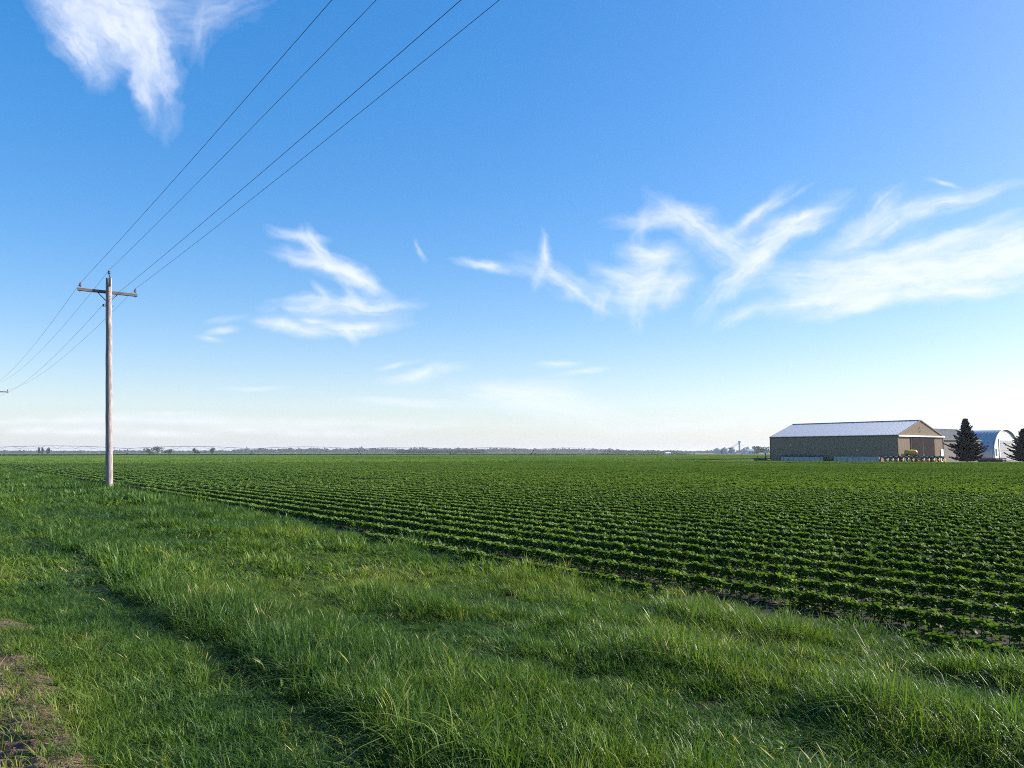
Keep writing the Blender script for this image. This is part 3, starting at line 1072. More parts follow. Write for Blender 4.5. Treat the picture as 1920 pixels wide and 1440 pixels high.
def build_pole(loc, label, lean=True, cutoff=None):
    t = thing('utility_pole', label, 'utility pole', loc, ANG, 'wooden poles of the power line')
    lv = Matrix.Rotation(-ANG, 3, 'Z') @ (LEAN if lean else Vector((0, 0, 0)))

    def P(z):
        return lv * (z / PH) + Vector((0, 0, z))
    mb = MB()
    zs = np.linspace(-0.3, PH, 26)
    mb.tube([P(z) + Vector((rnd.gauss(0, .004), rnd.gauss(0, .004), 0)) for z in zs], [0.152 - 0.030 * max(0, z) / PH for z in zs], 20)
    shaft = mb.build('shaft', M_WOOD, t, smooth=True)
    # local x runs along the crossarm, y along the wires
    az = 8.82
    c = P(az) + Vector((0, 0.17, 0))
    mb = MB()
    mb.box(-1.22, 1.22, -0.052, 0.052, -0.066, 0.066)
    arm = mb.build('crossarm', M_ARM, t)
    arm.location = c
    md = arm.modifiers.new('edge', 'BEVEL')
    md.width = 0.012
    mb = MB().tube([P(az) + Vector((0, -0.15, 0)), P(az) + Vector((0, 0.26, 0))], 0.014, 8)
    mb.build('through_bolt', M_DSTEEL, t)
    for s in (-1, 1):
        a = c + Vector((0.40 * s, 0.066, -0.05))
        b = P(az - 0.42) + Vector((0.07 * s, 0.15, 0))
        MB().bar(a, b, 0.035, 0.012, up=(0, 1, 0)).build('brace', M_DSTEEL, t)
    tips = {}

    def insulator(base, name, h=0.16):
        q = MB()
        q.tube([base, base + Vector((0, 0, 0.10))], 0.012, 6)
        root = q.build('pin', M_DSTEEL, t)
        q = MB()
        prof = [(0.06, 0.022), (0.08, 0.062), (0.10, 0.066), (0.125, 0.038), (0.15, 0.036), (0.165, 0.050), (0.185, 0.052), (0.21, 0.026), (0.225, 0.030), (0.245, 0.024)]
        q.tube([base + Vector((0, 0, z)) for z, r in prof], [r for z, r in prof], 12)
        o = q.build('insulator', M_PORC, root, smooth=True)
        tips[name] = base + Vector((0, 0, 0.235))
    insulator(c + Vector((-1.12, 0, 0.06)), 'A')
    insulator(c + Vector((1.12, 0, 0.06)), 'D')
    for s in (-1, 1):
        MB().tube([c + Vector((1.12 * s, 0, -0.11)), c + Vector((1.12 * s, 0, -0.06))], 0.018, 6).build('pin_nut', M_DSTEEL, t)
    # ridge pin bracket standing up from the pole head
    q = MB()
    q.bar(P(9.05) + Vector((0.04, -0.135, 0)), P(9.43) + Vector((0.03, -0.13, 0)), 0.055, 0.02, up=(0, 1, 0))
    q.bar(P(9.43) + Vector((0.03, -0.13, 0)), P(9.60) + Vector((0.0, -0.05, 0)), 0.045, 0.02, up=(0, 1, 0))
    q.build('ridge_bracket', M_DSTEEL, t)
    insulator(P(9.56) + Vector((0.0, -0.05, 0)), 'B')
    # neutral spool on the left flank
    q = MB()
    q.bar(P(8.18) + Vector((-0.10, 0, 0.05)), P(8.18) + Vector((-0.26, 0, 0.05)), 0.03, 0.01)
    q.bar(P(8.18) + Vector((-0.10, 0, -0.05)), P(8.18) + Vector((-0.26, 0, -0.05)), 0.03, 0.01)
    q.tube([P(8.18) + Vector((-0.15, 0, 0)), P(8.18) + Vector((0.20, 0, 0))], 0.012, 6)
    cl = q.build('clevis', M_DSTEEL, t)
    q = MB()
    base = P(8.18) + Vector((-0.22, 0, 0))
    prof = [(-0.05, 0.036), (-0.03, 0.042), (-0.01, 0.024), (0.01, 0.024), (0.03, 0.042), (0.05, 0.036)]
    q.tube([base + Vector((0, 0, z)) for z, r in prof], [r for z, r in prof], 10)
    q.build('spool', M_PORC, cl, smooth=True)
    tips['C'] = base + Vector((-0.03, 0, 0))
    # pole-head nail and tag
    MB().box(-0.03, 0.03, -0.158, -0.150, 1.72, 1.80).build('pole_tag', M_STEEL, t).location = lv * (1.75 / PH)
    M = Matrix.Translation(Vector(loc)) @ Matrix.Rotation(ANG, 4, 'Z')
    return {k: M @ p for k, p in tips.items()}


T1 = build_pole(POLE, 'tall weathered wooden utility pole with crossarm standing at the verge by the crop')
T2 = build_pole(W(38.8 + 73, 6.74 + 0.12), 'distant utility pole at left picture edge, only its crossarm tip showing', lean=False)


def catenary(a, b, sag, n=40):
    return [a.lerp(b, t) - Vector((0, 0, 4 * sag * t * (1 - t))) for t in np.linspace(0, 1, n)]


WIRE_LABEL = {'A': 'overhead wire tied to the left end insulator of the crossarm',
              'B': 'overhead wire tied to the insulator on the very top of the pole',
              'C': 'lower overhead wire tied to the spool on the side of the pole shaft',
              'D': 'overhead wire tied to the right end insulator of the crossarm'}
for k in 'ABCD':
    a, b = T1[k], T2[k]
    nxt = T1[k] - LEAN * 0.9 + W(-73, -0.95, 1.1)
    pts = list(reversed(catenary(a, b, 0.95)))[:-1] + catenary(a, nxt, 0.5)
    q = MB()
    q.tube(pts, 0.0058, 5)
    tag(q.build('power_line', M_WIRE, None, smooth=True), WIRE_LABEL[k], 'power line', 'four wires of the power line')

# ================================================================== farm buildings
M_TAN = mat('tan_steel', (0.262, 0.186, 0.120), 0.6, spec=0.15, var=0.05, scale=0.8)
M_ROOF = mat('pale_steel_roof', (0.4080, 0.4147, 0.4488), 0.45, metal=0.4, spec=0.5, var=0.06, scale=0.7)
M_TRIM = mat('brown_trim', (0.075, 0.052, 0.042), 0.5, var=0.1)
M_DOOR = mat('brown_door', (0.032, 0.022, 0.022), 0.8, spec=0.06, var=0.10, scale=1.2)
M_WHITE = mat('white_steel', (0.80, 0.80, 0.78), 0.4, var=0.04)
M_GREYROOF = mat('grey_roof', (0.2310, 0.2100, 0.1960), 0.6, var=0.12, scale=0.8)
M_GREYWALL = mat('grey_tan_wall', (0.2020, 0.1744, 0.1438), 0.6, var=0.1, scale=0.8)
M_BLUE = mat('galvanised_arch', (0.40, 0.41, 0.43), 0.45, metal=0.6, spec=0.5, var=0.10, scale=0.6)
M_TEAL = mat('teal_trim', (0.10, 0.30, 0.30), 0.5, var=0.1)
M_BOARD = mat('white_boards', (0.4650, 0.4575, 0.4350), 0.7, var=0.14, scale=1.2)
M_GREYDOOR = mat('grey_door', (0.2550, 0.2475, 0.2550), 0.55, var=0.08)
M_GLASS = mat('window_glass', (0.02, 0.025, 0.03), 0.08, spec=0.8, var=0.1)
M_CONC = mat('concrete', (0.36, 0.34, 0.31), 0.9, var=0.15, scale=2)
M_YELLOW = mat('yellow_paint', (0.52, 0.30, 0.02), 0.4, spec=0.5, var=0.10, scale=3)
M_BLACK = mat('black_paint', (0.02, 0.02, 0.022), 0.5, var=0.2)
M_TYRE = mat('tyre_rubber', (0.022, 0.022, 0.022), 0.85, var=0.2)
M_RUST = mat('rusty_red_steel', (0.12, 0.045, 0.03), 0.75, var=0.3, scale=5)
M_HEADER = mat('header_sheet', (0.36, 0.345, 0.335), 0.5, metal=0.2, var=0.12, scale=1.5)


def ribbed(length, height, rib=0.229, depth=0.022, top=None):
    """ribbed steel sheet in local x (length) / z (height), ribs proud towards -y; top(x) sets a sloping upper edge"""
    xs, ys = [], []
    x = 0.0
    while x < length - 1e-6:
        for dx, y in ((0.0, -depth), (0.028, -depth), (0.048, 0), (rib - 0.022, 0)):
            if x + dx <= length + 1e-6:
                xs.append(x + dx)
                ys.append(y)
        x += rib
    xs.append(length)
    ys.append(-depth)
    q = MB()
    n = len(xs)
    vs_ = [(a, b, 0) for a, b in zip(xs, ys)] + [(a, b, (top(a) if top else height)) for a, b in zip(xs, ys)]
    q.add(vs_, [(i, i + 1, n + i + 1, n + i) for i in range(n - 1)])
    return q


def build_barn():
    BX, BY = 60.4, 125.0
    W_, L_, EH, RH = 14.7, 23.36, 4.37, 6.85
    t = thing('machine_shed', 'long tan steel machine shed with pale ridged roof and brown sliding doors', 'barn', (BX, BY, 0), ANG)
    slope = math.hypot(W_ / 2, RH - EH)
    pitch = math.atan2(RH - EH, W_ / 2)
    # frame inside so that the sheets stand on something solid
    q = MB()
    q.box(0.06, W_ - 0.06, 0.06, L_ - 0.06, 0, EH - 0.02)
    q.add([(0.06, 0.06, EH - 0.02), (W_ - 0.06, 0.06, EH - 0.02), (W_ / 2, 0.06, RH - 0.05), (0.06, L_ - 0.06, EH - 0.02), (W_ - 0.06, L_ - 0.06, EH - 0.02), (W_ / 2, L_ - 0.06, RH - 0.05)],
          [(0, 1, 2), (5, 4, 3)])
    q.build('wall_core', M_TAN, t)
    pw = L_ / 26
    me = None
    for i in range(26):          # side wall sheets, facing the field
        if me is None:
            o = ribbed(pw - 0.004, EH - 0.02).build('wall_panel', M_TAN, t)
            me = o.data
        else:
            o = link(bpy.data.objects.new('wall_panel', me), t)
        o.location = (0.03, L_ - i * pw, 0)
        o.rotation_euler = (0, 0, R(-90))
    fw = W_ / 16
    for i in range(16):          # gable sheets
        x0 = i * fw
        q = ribbed(fw - 0.004, 0, top=lambda a: EH + (RH - EH) * (1 - abs(x0 + a - W_ / 2) / (W_ / 2)) - 0.03)
        q.build('wall_panel', M_TAN, t).location = (x0, 0.03, 0)
    me = None
    for i in range(26):          # roof sheets on the slope in view
        if me is None:
            o = ribbed(pw - 0.003, slope + 0.12).build('roof_panel', M_ROOF, t)
            me = o.data
        else:
            o = link(bpy.data.objects.new('roof_panel', me), t)
        m = Matrix((Vector((0, -1, 0)), Vector((math.sin(pitch), 0, -math.cos(pitch))), Vector((math.cos(pitch), 0, math.sin(pitch))))).transposed().to_4x4()
        m.translation = (-0.11, L_ + 0.0 - i * pw, EH - 0.035 + 0.03)
        o.matrix_local = m
    q = MB()
    q.add([(W_ / 2, -0.05, RH), (W_ + 0.1, -0.05, EH - 0.03), (W_ + 0.1, L_ + 0.05, EH - 0.03), (W_ / 2, L_ + 0.05, RH)], [(0, 1, 2, 3)])
    q.build('roof_slope', M_ROOF, t)
    q = MB()
    q.bar((W_ / 2, -0.06, RH + 0.035), (W_ / 2, L_ + 0.06, RH + 0.035), 0.34, 0.05)
    q.build('ridge_cap', M_TRIM, t)
    for y in (-0.06, L_ + 0.06):
        for s in (0, 1):
            q = MB().bar((-0.12 + s * (W_ + 0.24), y, EH - 0.06), (W_ / 2, y, RH + 0.0), 0.05, 0.17)
            q.build('rake_trim', M_TRIM, t)
    MB().box(-0.17, -0.06, -0.05, L_ + 0.05, EH - 0.02, EH + 0.07).build('eave_gutter', M_WHITE, t)
    MB().box(-0.035, 0.0, 0.0, L_, EH - 0.20, EH - 0.04).build('eave_trim', M_TRIM, t)
    for x, y in ((-0.02, -0.02), (W_ + 0.01, -0.02), (-0.02, L_)):
        MB().box(x - 0.06, x + 0.07, y - 0.03, y + 0.06, 0, EH - 0.05).build('corner_trim', M_TRIM, t)
    MB().box(-0.02, W_ + 0.02, -0.01, 0.02, 0.0, 0.22).build('base_trim', M_TRIM, t)
    # sliding doors
    for k in range(2):
        x0 = 3.94 + k * 3.82
        o = ribbed(3.80, 3.98, rib=0.2375).build('sliding_door', M_DOOR, t)
        o.location = (x0, -0.06, 0.06)
        MB().box(0.0, 0.06, -0.03, 0.0, 0, 3.98).build('door_stile', M_TRIM, o)
        MB().box(3.68 if k == 0 else 0.10, 3.72 if k == 0 else 0.14, -0.09, -0.025, 1.0, 1.25).build('door_handle', M_STEEL, o)
    MB().box(-0.03, W_ + 0.25, -0.24, -0.02, 4.12, 4.34).build('track_cover', M_WHITE, t)
    d = MB().box(13.7, 14.55, -0.055, 0.0, 0.05, 2.15).build('walk_door', M_WHITE, t)
    MB().box(14.40, 14.46, -0.11, -0.055, 1.02, 1.08).build('door_handle', M_DSTEEL, d)
    for x, z in ((7.25, 5.75), (7.55, 5.25)):
        q = MB().tube([(x, 0.03, z), (x, -0.16, z), (x, -0.26, z - 0.08)], [0.03, 0.05, 0.10], 8)
        q.build('yard_light', M_WHITE, t)
    for y, z in ((19.2, 2.9), (6.8, 1.95)):
        MB().box(-0.07, 0.04, y - 0.09, y + 0.09, z - 0.09, z + 0.09).build('wall_vent', M_WHITE, t)
    MB().box(-0.3, W_ + 0.3, -2.5, -0.2, -0.02, 0.03).build('door_apron', M_CONC, t)


build_barn()


def build_grey_shed():
    t = thing('storage_shed', 'lower grey brown gabled shed half hidden behind the dark spruce', 'shed', (76.0, 141.0, 0), ANG)
    L_, D_, EH, RH = 14.6, 8.4, 3.95, 5.95
    q = MB()
    q.box(0, L_, 0, D_, 0, EH)
    q.add([(0, 0, EH), (0, D_, EH), (0, D_ / 2, RH), (L_, 0, EH), (L_, D_, EH), (L_, D_ / 2, RH)], [(0, 2, 1), (3, 4, 5)])
    q.build('wall', M_GREYWALL, t)
    n = 16
    pw = L_ / n
    for i in range(n):
        ribbed(pw - 0.004, EH - 0.06).build('wall_panel', M_GREYWALL, t).location = (i * pw, -0.035, 0)
    sl = math.hypot(D_ / 2, RH - EH)
    pt = math.atan2(RH - EH, D_ / 2)
    pw = (L_ + 0.4) / n
    for i in range(n):
        o = ribbed(pw - 0.003, sl + 0.28).build('roof_panel', M_GREYROOF, t)
        o.location = (-0.2 + i * pw, -0.24, EH - 0.06)
        o.rotation_euler = (R(-90) + pt, 0, 0)
    q = MB()
    q.add([(-0.2, D_ / 2, RH + 0.03), (L_ + 0.2, D_ / 2, RH + 0.03), (L_ + 0.2, D_ + 0.2, EH), (-0.2, D_ + 0.2, EH)], [(0, 1, 2, 3)])
    q.build('roof_slope', M_GREYROOF, t)
    MB().bar((-0.22, D_ / 2, RH + 0.06), (L_ + 0.22, D_ / 2, RH + 0.06), 0.3, 0.05).build('ridge_cap', M_TRIM, t)
    MB().box(-0.2, L_ + 0.2, -0.31, -0.22, EH - 0.16, EH - 0.03).build('fascia', M_TRIM, t)
    for s in (0, 1):
        MB().bar((L_ + 0.22, -0.25 + s * (D_ + 0.5), EH - 0.06), (L_ + 0.22, D_ / 2, RH + 0.02), 0.05, 0.16).build('rake_trim', M_TRIM, t)
    d = MB().box(5.0, 7.8, -0.10, -0.07, 0.03, 3.0).build('door', M_GREYDOOR, t)
    MB().box(7.6, 7.66, -0.15, -0.10, 1.0, 1.2).build('handle', M_STEEL, d)


build_grey_shed()


def build_quonset():
    t = thing('quonset_hut', 'arched steel hut with blue grey ribbed shell and white boarded end', 'hut', (93.2, 155.0, 0), ANG)
    Wd, Hh, L_ = 12.2, 6.1, 10.0
    cx = Wd / 2
    seg = 40

    def arch(k, off=0.0):
        a = math.pi * (1 - k / seg)
        return cx + math.cos(a) * (Wd / 2 + off), math.sin(a) ** 0.86 * (Hh + off)
    # shell of corrugated hoops
    hoops = 17
    hw = L_ / hoops
    me = None
    for h in range(hoops):
        if me is None:
            q = MB()
            prof = [(0.0, 0.0), (0.10, 0.0), (0.17, 0.03), (hw - 0.17, 0.03), (hw - 0.10, 0.0), (hw - 0.004, 0.0)]
            for y, o in prof:
                for k in range(seg + 1):
                    x, z = arch(k, o)
                    q.v.append((x, y, z))
            n = seg + 1
            for i in range(len(prof) - 1):
                for k in range(seg):
                    q.f.append((i * n + k, i * n + k + 1, (i + 1) * n + k + 1, (i + 1) * n + k))
            o_ = q.build('arch_panel', M_BLUE, t)
            me = o_.data
        else:
            o_ = link(bpy.data.objects.new('arch_panel', me), t)
            o_.location = (0, h * hw, 0)
    q = MB()
    pts = [Vector((arch(k, 0.05)[0], -0.06, arch(k, 0.05)[1])) for k in range(seg + 1)]
    q.tube(pts, 0.11, 6)
    q.build('arch_trim', M_TEAL, t)
    # end wall of horizontal boards, one by one, clipped to the arch
    nb = 24
    bh = Hh / nb
    for i in range(nb):
        z0, z1 = i * bh, (i + 1) * bh - 0.012
        zm = min(z1, Hh - 0.02) / Hh
        hwid = (Wd / 2 - 0.08) * math.sqrt(max(0, 1 - (zm ** (1 / 0.86)) ** 2))
        if hwid > 0.2:
            q = MB()
            x0, x1 = cx - hwid, cx + hwid
            q.add([(x0, 0.10, z0), (x1, 0.10, z0), (x1, 0.13, z1), (x0, 0.13, z1), (x0, 0.2, z0), (x1, 0.2, z0), (x1, 0.2, z1), (x0, 0.2, z1)],
                  [(0, 1, 2, 3), (4, 7, 6, 5), (0, 4, 5, 1), (3, 2, 6, 7)])
            q.build('board', M_BOARD, t)
    q = MB()
    vs_ = [(cx, 0.21, 0)] + [(arch(k, -0.06)[0], 0.21, arch(k, -0.06)[1]) for k in range(seg + 1)]
    q.add(vs_, [(0, k + 2, k + 1) for k in range(seg)])
    q.build('end_wall', M_BOARD, t)
    q = MB()
    vs_ = [(cx, L_ - 0.1, 0)] + [(arch(k, -0.06)[0], L_ - 0.1, arch(k, -0.06)[1]) for k in range(seg + 1)]
    q.add(vs_, [(0, k + 1, k + 2) for k in range(seg)])
    q.build('rear_wall', M_BOARD, t)
    x0, x1, zt = 3.5, 9.6, 4.0
    d = MB().box(x0, x1, 0.02, 0.09, 0.02, zt).build('overhead_door', M_GREYDOOR, t)
    for i in range(6):
        MB().box(x0 + 0.05, x1 - 0.05, -0.012, 0.018, 0.06 + i * 0.66, 0.06 + i * 0.66 + 0.62).build('door_section', M_GREYDOOR, d)
    for a, b, c_, e in ((x0 - 0.35, x0, 0, zt + 0.3), (x1, x1 + 0.35, 0, zt + 0.3)):
        MB().box(a, b, 0.01, 0.095, c_, e).build('door_frame', M_WHITE, t)
    MB().box(x0, x1, 0.01, 0.095, zt, zt + 0.3).build('door_frame', M_WHITE, t)
    d = MB().box(1.0, 2.35, 0.02, 0.095, 0.02, 2.6).build('side_door', M_WHITE, t)
    MB().box(1.3, 2.05, 0.0, 0.018, 0.9, 2.3).build('door_pane', M_GLASS, d)


build_quonset()


# ------------------------------------------------------------------ machinery in the yard
def wheel(parent, c, r, w, axis='x', rim=None, name='wheel'):
    c = Vector(c)
    ax = Vector((1, 0, 0)) if axis == 'x' else Vector((0, 1, 0))
    q = MB()
    q.tube([c - ax * w * .5, c - ax * w * .42, c + ax * w * .42, c + ax * w * .5], [r * .82, r, r, r * .82], 18)
    o = q.build(name, M_TYRE, parent, smooth=False)
    q = MB()
    q.tube([c - ax * (w * .5 + .012), c + ax * (w * .5 + .012)], r * 0.58, 14)
    q.build('rim', rim or M_YELLOW, o)
    return o


def build_planter():
    t = thing('row_planter', 'folding row planter with yellow tank and a line of yellow wheels', 'planter', (60.6, 121.0, 0), R(-2))
    q = MB()
    q.box(-4.6, 4.6, -0.09, 0.09, 0.86, 1.04)
    q.build('toolbar', M_BLACK, t)
    q = MB()
    q.box(-4.6, 4.6, 0.50, 0.60, 1.02, 1.12)
    for x in (-4.4, -2.2, 0, 2.2, 4.4):
        q.box(x - 0.05, x + 0.05, 0.09, 0.5, 0.92, 1.08)
    q.build('rear_bar', M_BLACK, t)
    # tank with rounded ends
    zs = np.linspace(-1, 1, 15)
    q = MB()
    q.tube([(-0.15 + 1.0 * s, 0.2, 1.62) for s in zs], [0.40 * (1 - abs(s) ** 5) ** 0.5 + 0.02 for s in zs], 20)
    tank = q.build('tank', M_YELLOW, t, smooth=True)
    for x in (-0.65, 0.35):
        q = MB().tube([(x - 0.03, 0.2, 1.62), (x + 0.03, 0.2, 1.62)], 0.412, 20)
        q.build('tank_strap', M_BLACK, tank)
    MB().tube([(-0.15, 0.2, 2.0), (-0.15, 0.2, 2.09)], 0.12, 12).build('tank_lid', M_BLACK, tank)
    q = MB()
    for x in (-0.8, 0.5):
        q.box(x - 0.06, x + 0.06, -0.15, 0.55, 1.04, 1.28)
    q.build('tank_saddle', M_RUST, t)
    MB().bar((-0.5, -0.1, 0.95), (-0.2, -3.0, 0.55), 0.14, 0.14).build('drawbar', M_BLACK, t)
    MB().box(-1.55, -1.15, -0.1, 0.3, 1.08, 1.42).build('seed_box', M_YELLOW, t)
    for x in (-1.45, 0.95, 2.85):
        wheel(t, (x, 0.62, 0.50), 0.50, 0.28, rim=M_BLACK, name='transport_wheel')
    first = None
    for k in range(12):
        x = -4.19 + k * 0.762
        parts = []
        if first is None:
            q = MB()
            q.box(-0.05, 0.05, -0.5, -0.09, 0.78, 0.86)
            q.box(-0.05, 0.05, -0.5, -0.09, 0.60, 0.66)
            q.box(-0.07, 0.07, -0.9, -0.5, 0.35, 0.90)
            o = q.build('row_unit', M_BLACK, t)
            w = MB().tube([(-0.06, 0, 0), (0.0, 0, 0), (0.06, 0, 0)], [0.22, 0.30, 0.22], 16).build('gauge_wheel', M_YELLOW, o)
            d = MB().tube([(-0.17, 0, 0), (-0.15, 0, 0)], 0.235, 16).build('coulter', M_STEEL, o)
            h = MB().box(-0.16, 0.16, -0.62, -0.2, 0.92, 1.06).build('hopper_lid', M_STEEL if k % 3 else M_WHITE, o)
            h.data.materials[0] = M_STEEL
            # wheels stand at a slant, so their faces show from the field
            first = o
            for c in (w, d):
                c.rotation_euler = (0, 0, R(-58))
                c.location = (0.05, -1.08, 0.40)
        else:
            o = copy_obj(first, t)
            for c in list(first.children):
                copy_obj(c, o)
        o.location = (x, 0, 0)
    return t


build_planter()


def build_header(u0, u1, v, label, reel):
    t = thing('combine_header', label, 'combine header', W((u0 + u1) / 2, v, 0), ANG, 'combine headers parked along the shed')
    n = abs(u1 - u0)
    q = MB()     # local y runs along the wall, x towards the wall
    q.add([(0, -n / 2, 0.22), (0, n / 2, 0.22), (0.12, n / 2, 0.86), (0.12, -n / 2, 0.86), (0.9, -n / 2, 0.22), (0.9, n / 2, 0.22), (0.3, n / 2, 0.86), (0.3, -n / 2, 0.86)],
          [(0, 3, 2, 1), (4, 5, 6, 7), (3, 7, 6, 2), (0, 1, 5, 4), (0, 4, 7, 3), (1, 2, 6, 5)])
    q.build('back_sheet', M_HEADER, t)
    for k in range(8):
        y = -n / 2 + (k + 0.5) * n / 8
        MB().box(-0.05, 0.02, y - 0.04, y + 0.04, 0.24, 0.80).build('stiffener', M_HEADER, t)
    MB().box(-0.06, 0.06, -n / 2, n / 2, 0.14, 0.24).build('lower_beam', M_DSTEEL, t)
    MB().box(0.08, 0.34, -n / 2 - 0.02, n / 2 + 0.02, 0.87, 0.95).build('upper_beam', M_DSTEEL if reel else M_HEADER, t)
    for y in (-n / 2 - 0.25, n / 2 + 0.25):
        q = MB()
        q.add([(0, y - .06, .16), (1.2, y - .06, .1), (1.5, y - .06, .35), (.3, y - .06, .98), (0, y + .06, .16), (1.2, y + .06, .1), (1.5, y + .06, .35), (.3, y + .06, .98)],
              [(0, 1, 2, 3), (7, 6, 5, 4), (0, 4, 5, 1), (1, 5, 6, 2), (2, 6, 7, 3), (3, 7, 4, 0)])
        q.build('end_shield', M_BLACK if reel else M_RUST, t)
    if reel:
        q = MB().tube([(0.55, -n / 2, 1.05), (0.55, n / 2 + 0.2, 1.05)], 0.09, 8)
        o = q.build('reel', M_BLACK, t)
        for k in range(6):
            a = 2 * math.pi * k / 6
            MB().tube([(0.55 + .36 * math.cos(a), -n / 2, 1.05 + .2 * math.sin(a)), (0.55 + .36 * math.cos(a), n / 2, 1.05 + .2 * math.sin(a))], 0.03, 5).build('reel_bat', M_BLACK, o)
    for y in ((-0.8, 0.2, 1.1) if reel else (-n / 2 + 0.6, n / 2 - 1.6)):
        MB().bar((0.2, y * 1.6 if reel else y, 0.9), (0.2, y * 1.6 if reel else y, 1.75), 0.05).build('lift_post', M_DSTEEL, t)
    for y in (-n / 3, n / 3):
        wheel(t, (0.45, y, 0.27), 0.27, 0.18, rim=M_STEEL)


build_header(83.3, 75.4, 119.3, 'pale blue combine header with black reel parked left along the shed wall', True)
build_header(73.4, 65.8, 119.3, 'pale blue combine header without reel, between reel header and planter', False)


def build_disc(loc, rz, width, label, post=False):
    t = thing('disc_harrow', label, 'harrow', loc, rz, 'dark field implements in the yard')
    q = MB()
    q.box(-width / 2, width / 2, -0.06, 0.06, 0.55, 0.67)
    q.box(-width / 2, width / 2, 1.1, 1.22, 0.55, 0.67)
    for x in np.linspace(-width / 2 + .1, width / 2 - .1, 5):
        q.box(x - 0.05, x + 0.05, 0.06, 1.1, 0.56, 0.66)
    q.build('frame', M_RUST, t)
    me = None
    for row, y in enumerate((0.0, 1.15)):
        for k in range(int(width / 0.3)):
            x = -width / 2 + 0.15 + k * 0.3
            if me is None:
                o = MB().tube([(-0.04, 0, 0), (0.0, 0, 0), (0.03, 0, 0)], [0.12, 0.26, 0.27], 12).build('disc_blade', M_DSTEEL, t)
                me = o.data
            else:
                o = link(bpy.data.objects.new('disc_blade', me), t)
            o.location = (x, y, 0.26)
            o.rotation_euler = (0, 0, R(18 if row else -18))
    for y in (0.0, 1.15):
        MB().tube([(-width / 2, y, 0.26), (width / 2, y, 0.26)], 0.03, 6).build('gang_shaft', M_DSTEEL, t)
    for x in (-width / 3, width / 3):
        MB().bar((x, 0.5, 0.6), (x, 0.6, 1.0), 0.07).build('lift_arm', M_RUST, t)
    for x in (-0.5, 0.5):
        wheel(t, (x, 0.58, 0.30), 0.30, 0.18, rim=M_RUST)
    if post:
        MB().bar((width / 2 + 0.1, 0.2, 0), (width / 2 + 0.1, 0.2, 1.7), 0.10).build('marker_post', M_DSTEEL, t)


build_disc((43.6, 138.6, 0), R(8), 2.6, 'low rusty disc harrow at the left rear corner of the machine shed')
build_disc((80.2, 133.0, 0), R(4), 4.2, 'low dark disc harrow between the two spruces before the arched hut')

# meter post by the shed corner
t = thing('meter_post', 'short dark post with small white box at the left corner of the shed', 'post', (44.9, 141.6, 0))
MB().box(-0.06, 0.06, -0.06, 0.06, 0, 1.75).build('post', M_DSTEEL, t)
MB().box(-0.32, 0.25, -0.16, -0.065, 1.45, 1.85).build('meter_box', M_WHITE, t)

# ------------------------------------------------------------------ conifers by the sheds
def build_spruce(loc, H, Rb, seed, label):
    r = np.random.default_rng(seed)
    t = thing('spruce_tree', label, 'tree', loc, 0.0, 'dark spruces in the farmyard')
    q = MB()
    q.tube([(0, 0, -0.1), (0.03, 0, H * 0.3), (0.0, 0.03, H * 0.7), (0.05, 0, H * 0.96)], [0.20, 0.15, 0.07, 0.015], 9)
    q.build('trunk', M_BARK, t, smooth=True)
    V, F = [], []
    lim = MB()

    def spray(c, d, ln, w):
        d = d.normalized()
        for _ in range(2):
            s = d.cross(Vector((r.normal(), r.normal(), r.normal()))).normalized() * w
            b = len(V)
            V.extend([tuple(c - s * .5), tuple(c + s * .5), tuple(c + d * ln * .55 + s * .42), tuple(c + d * ln), tuple(c + d * ln * .55 - s * .42)])
            F.append((b, b + 1, b + 2, b + 4))
            F.append((b + 4, b + 2, b + 3))
    nb = int(52 * H)
    az = r.uniform(0, 6)
    for i in range(nb):
        f = (i + r.uniform(0, 1)) / nb
        h = H * (0.03 + 0.95 * f)
        az += 2.399 + r.normal(0, 0.3)
        prof = Rb * (1 - f) ** 1.08 * (0.95 + 0.3 * math.sin(f * 21 + seed) * (1 - f)) + 0.12
        if f < 0.10:
            prof *= 0.85 + 1.5 * f
        ln = prof * (0.45 + 0.55 * r.uniform() ** 0.7) * (1.22 if r.uniform() < 0.10 else 1) * (0.75 + 0.40 * math.sin(h * 4.1 + 2 * az) ** 2)
        rise = 0.02 + 0.75 * f + r.normal(0, 0.10)
        d0 = Vector((math.cos(az), math.sin(az), rise * 0.4 - 0.05))
        n = max(4, int(ln / 0.17))
        pts = []
        for k in range(n + 1):
            s = k / n
            p = Vector((0, 0, h)) + Vector((math.cos(az), math.sin(az), 0)) * ln * s + Vector((0, 0, ln * (rise * 0.45 * s + 0.24 * s * s)))
            pts.append(p)
        if ln > 0.5:
            lim.tube(pts, [0.035 * (1 - 0.8 * k / n) for k in range(n + 1)], 4, cap=False)
        for k in range(n + 1):
            s = k / n
            if s < 0.18:
                continue
            dirn = (pts[min(k + 1, n)] - pts[max(k - 1, 0)]).normalized()
            for _ in range(4):
                side = Vector((-math.sin(az), math.cos(az), 0)) * r.normal(0, 0.75)
                spray(pts[k], dirn + side + Vector((0, 0, r.normal(0.12, 0.25))), r.uniform(0.26, 0.50) * (1 - 0.3 * s), 0.17)
            if k == n:
                spray(pts[k], dirn + Vector((0, 0, 0.25)), 0.38, 0.09)
    for k in range(10):
        spray(Vector((0.05, 0, H * (0.93 + 0.007 * k))), Vector((r.normal(0, .35), r.normal(0, .35), 1)), 0.35, 0.08)
    me = bpy.data.meshes.new('crown')
    me.from_pydata(V, [], F)
    me.materials.append(M_SPRUCE)
    link(bpy.data.objects.new('crown', me), t)
    lim.build('limbs', M_BARK, t)


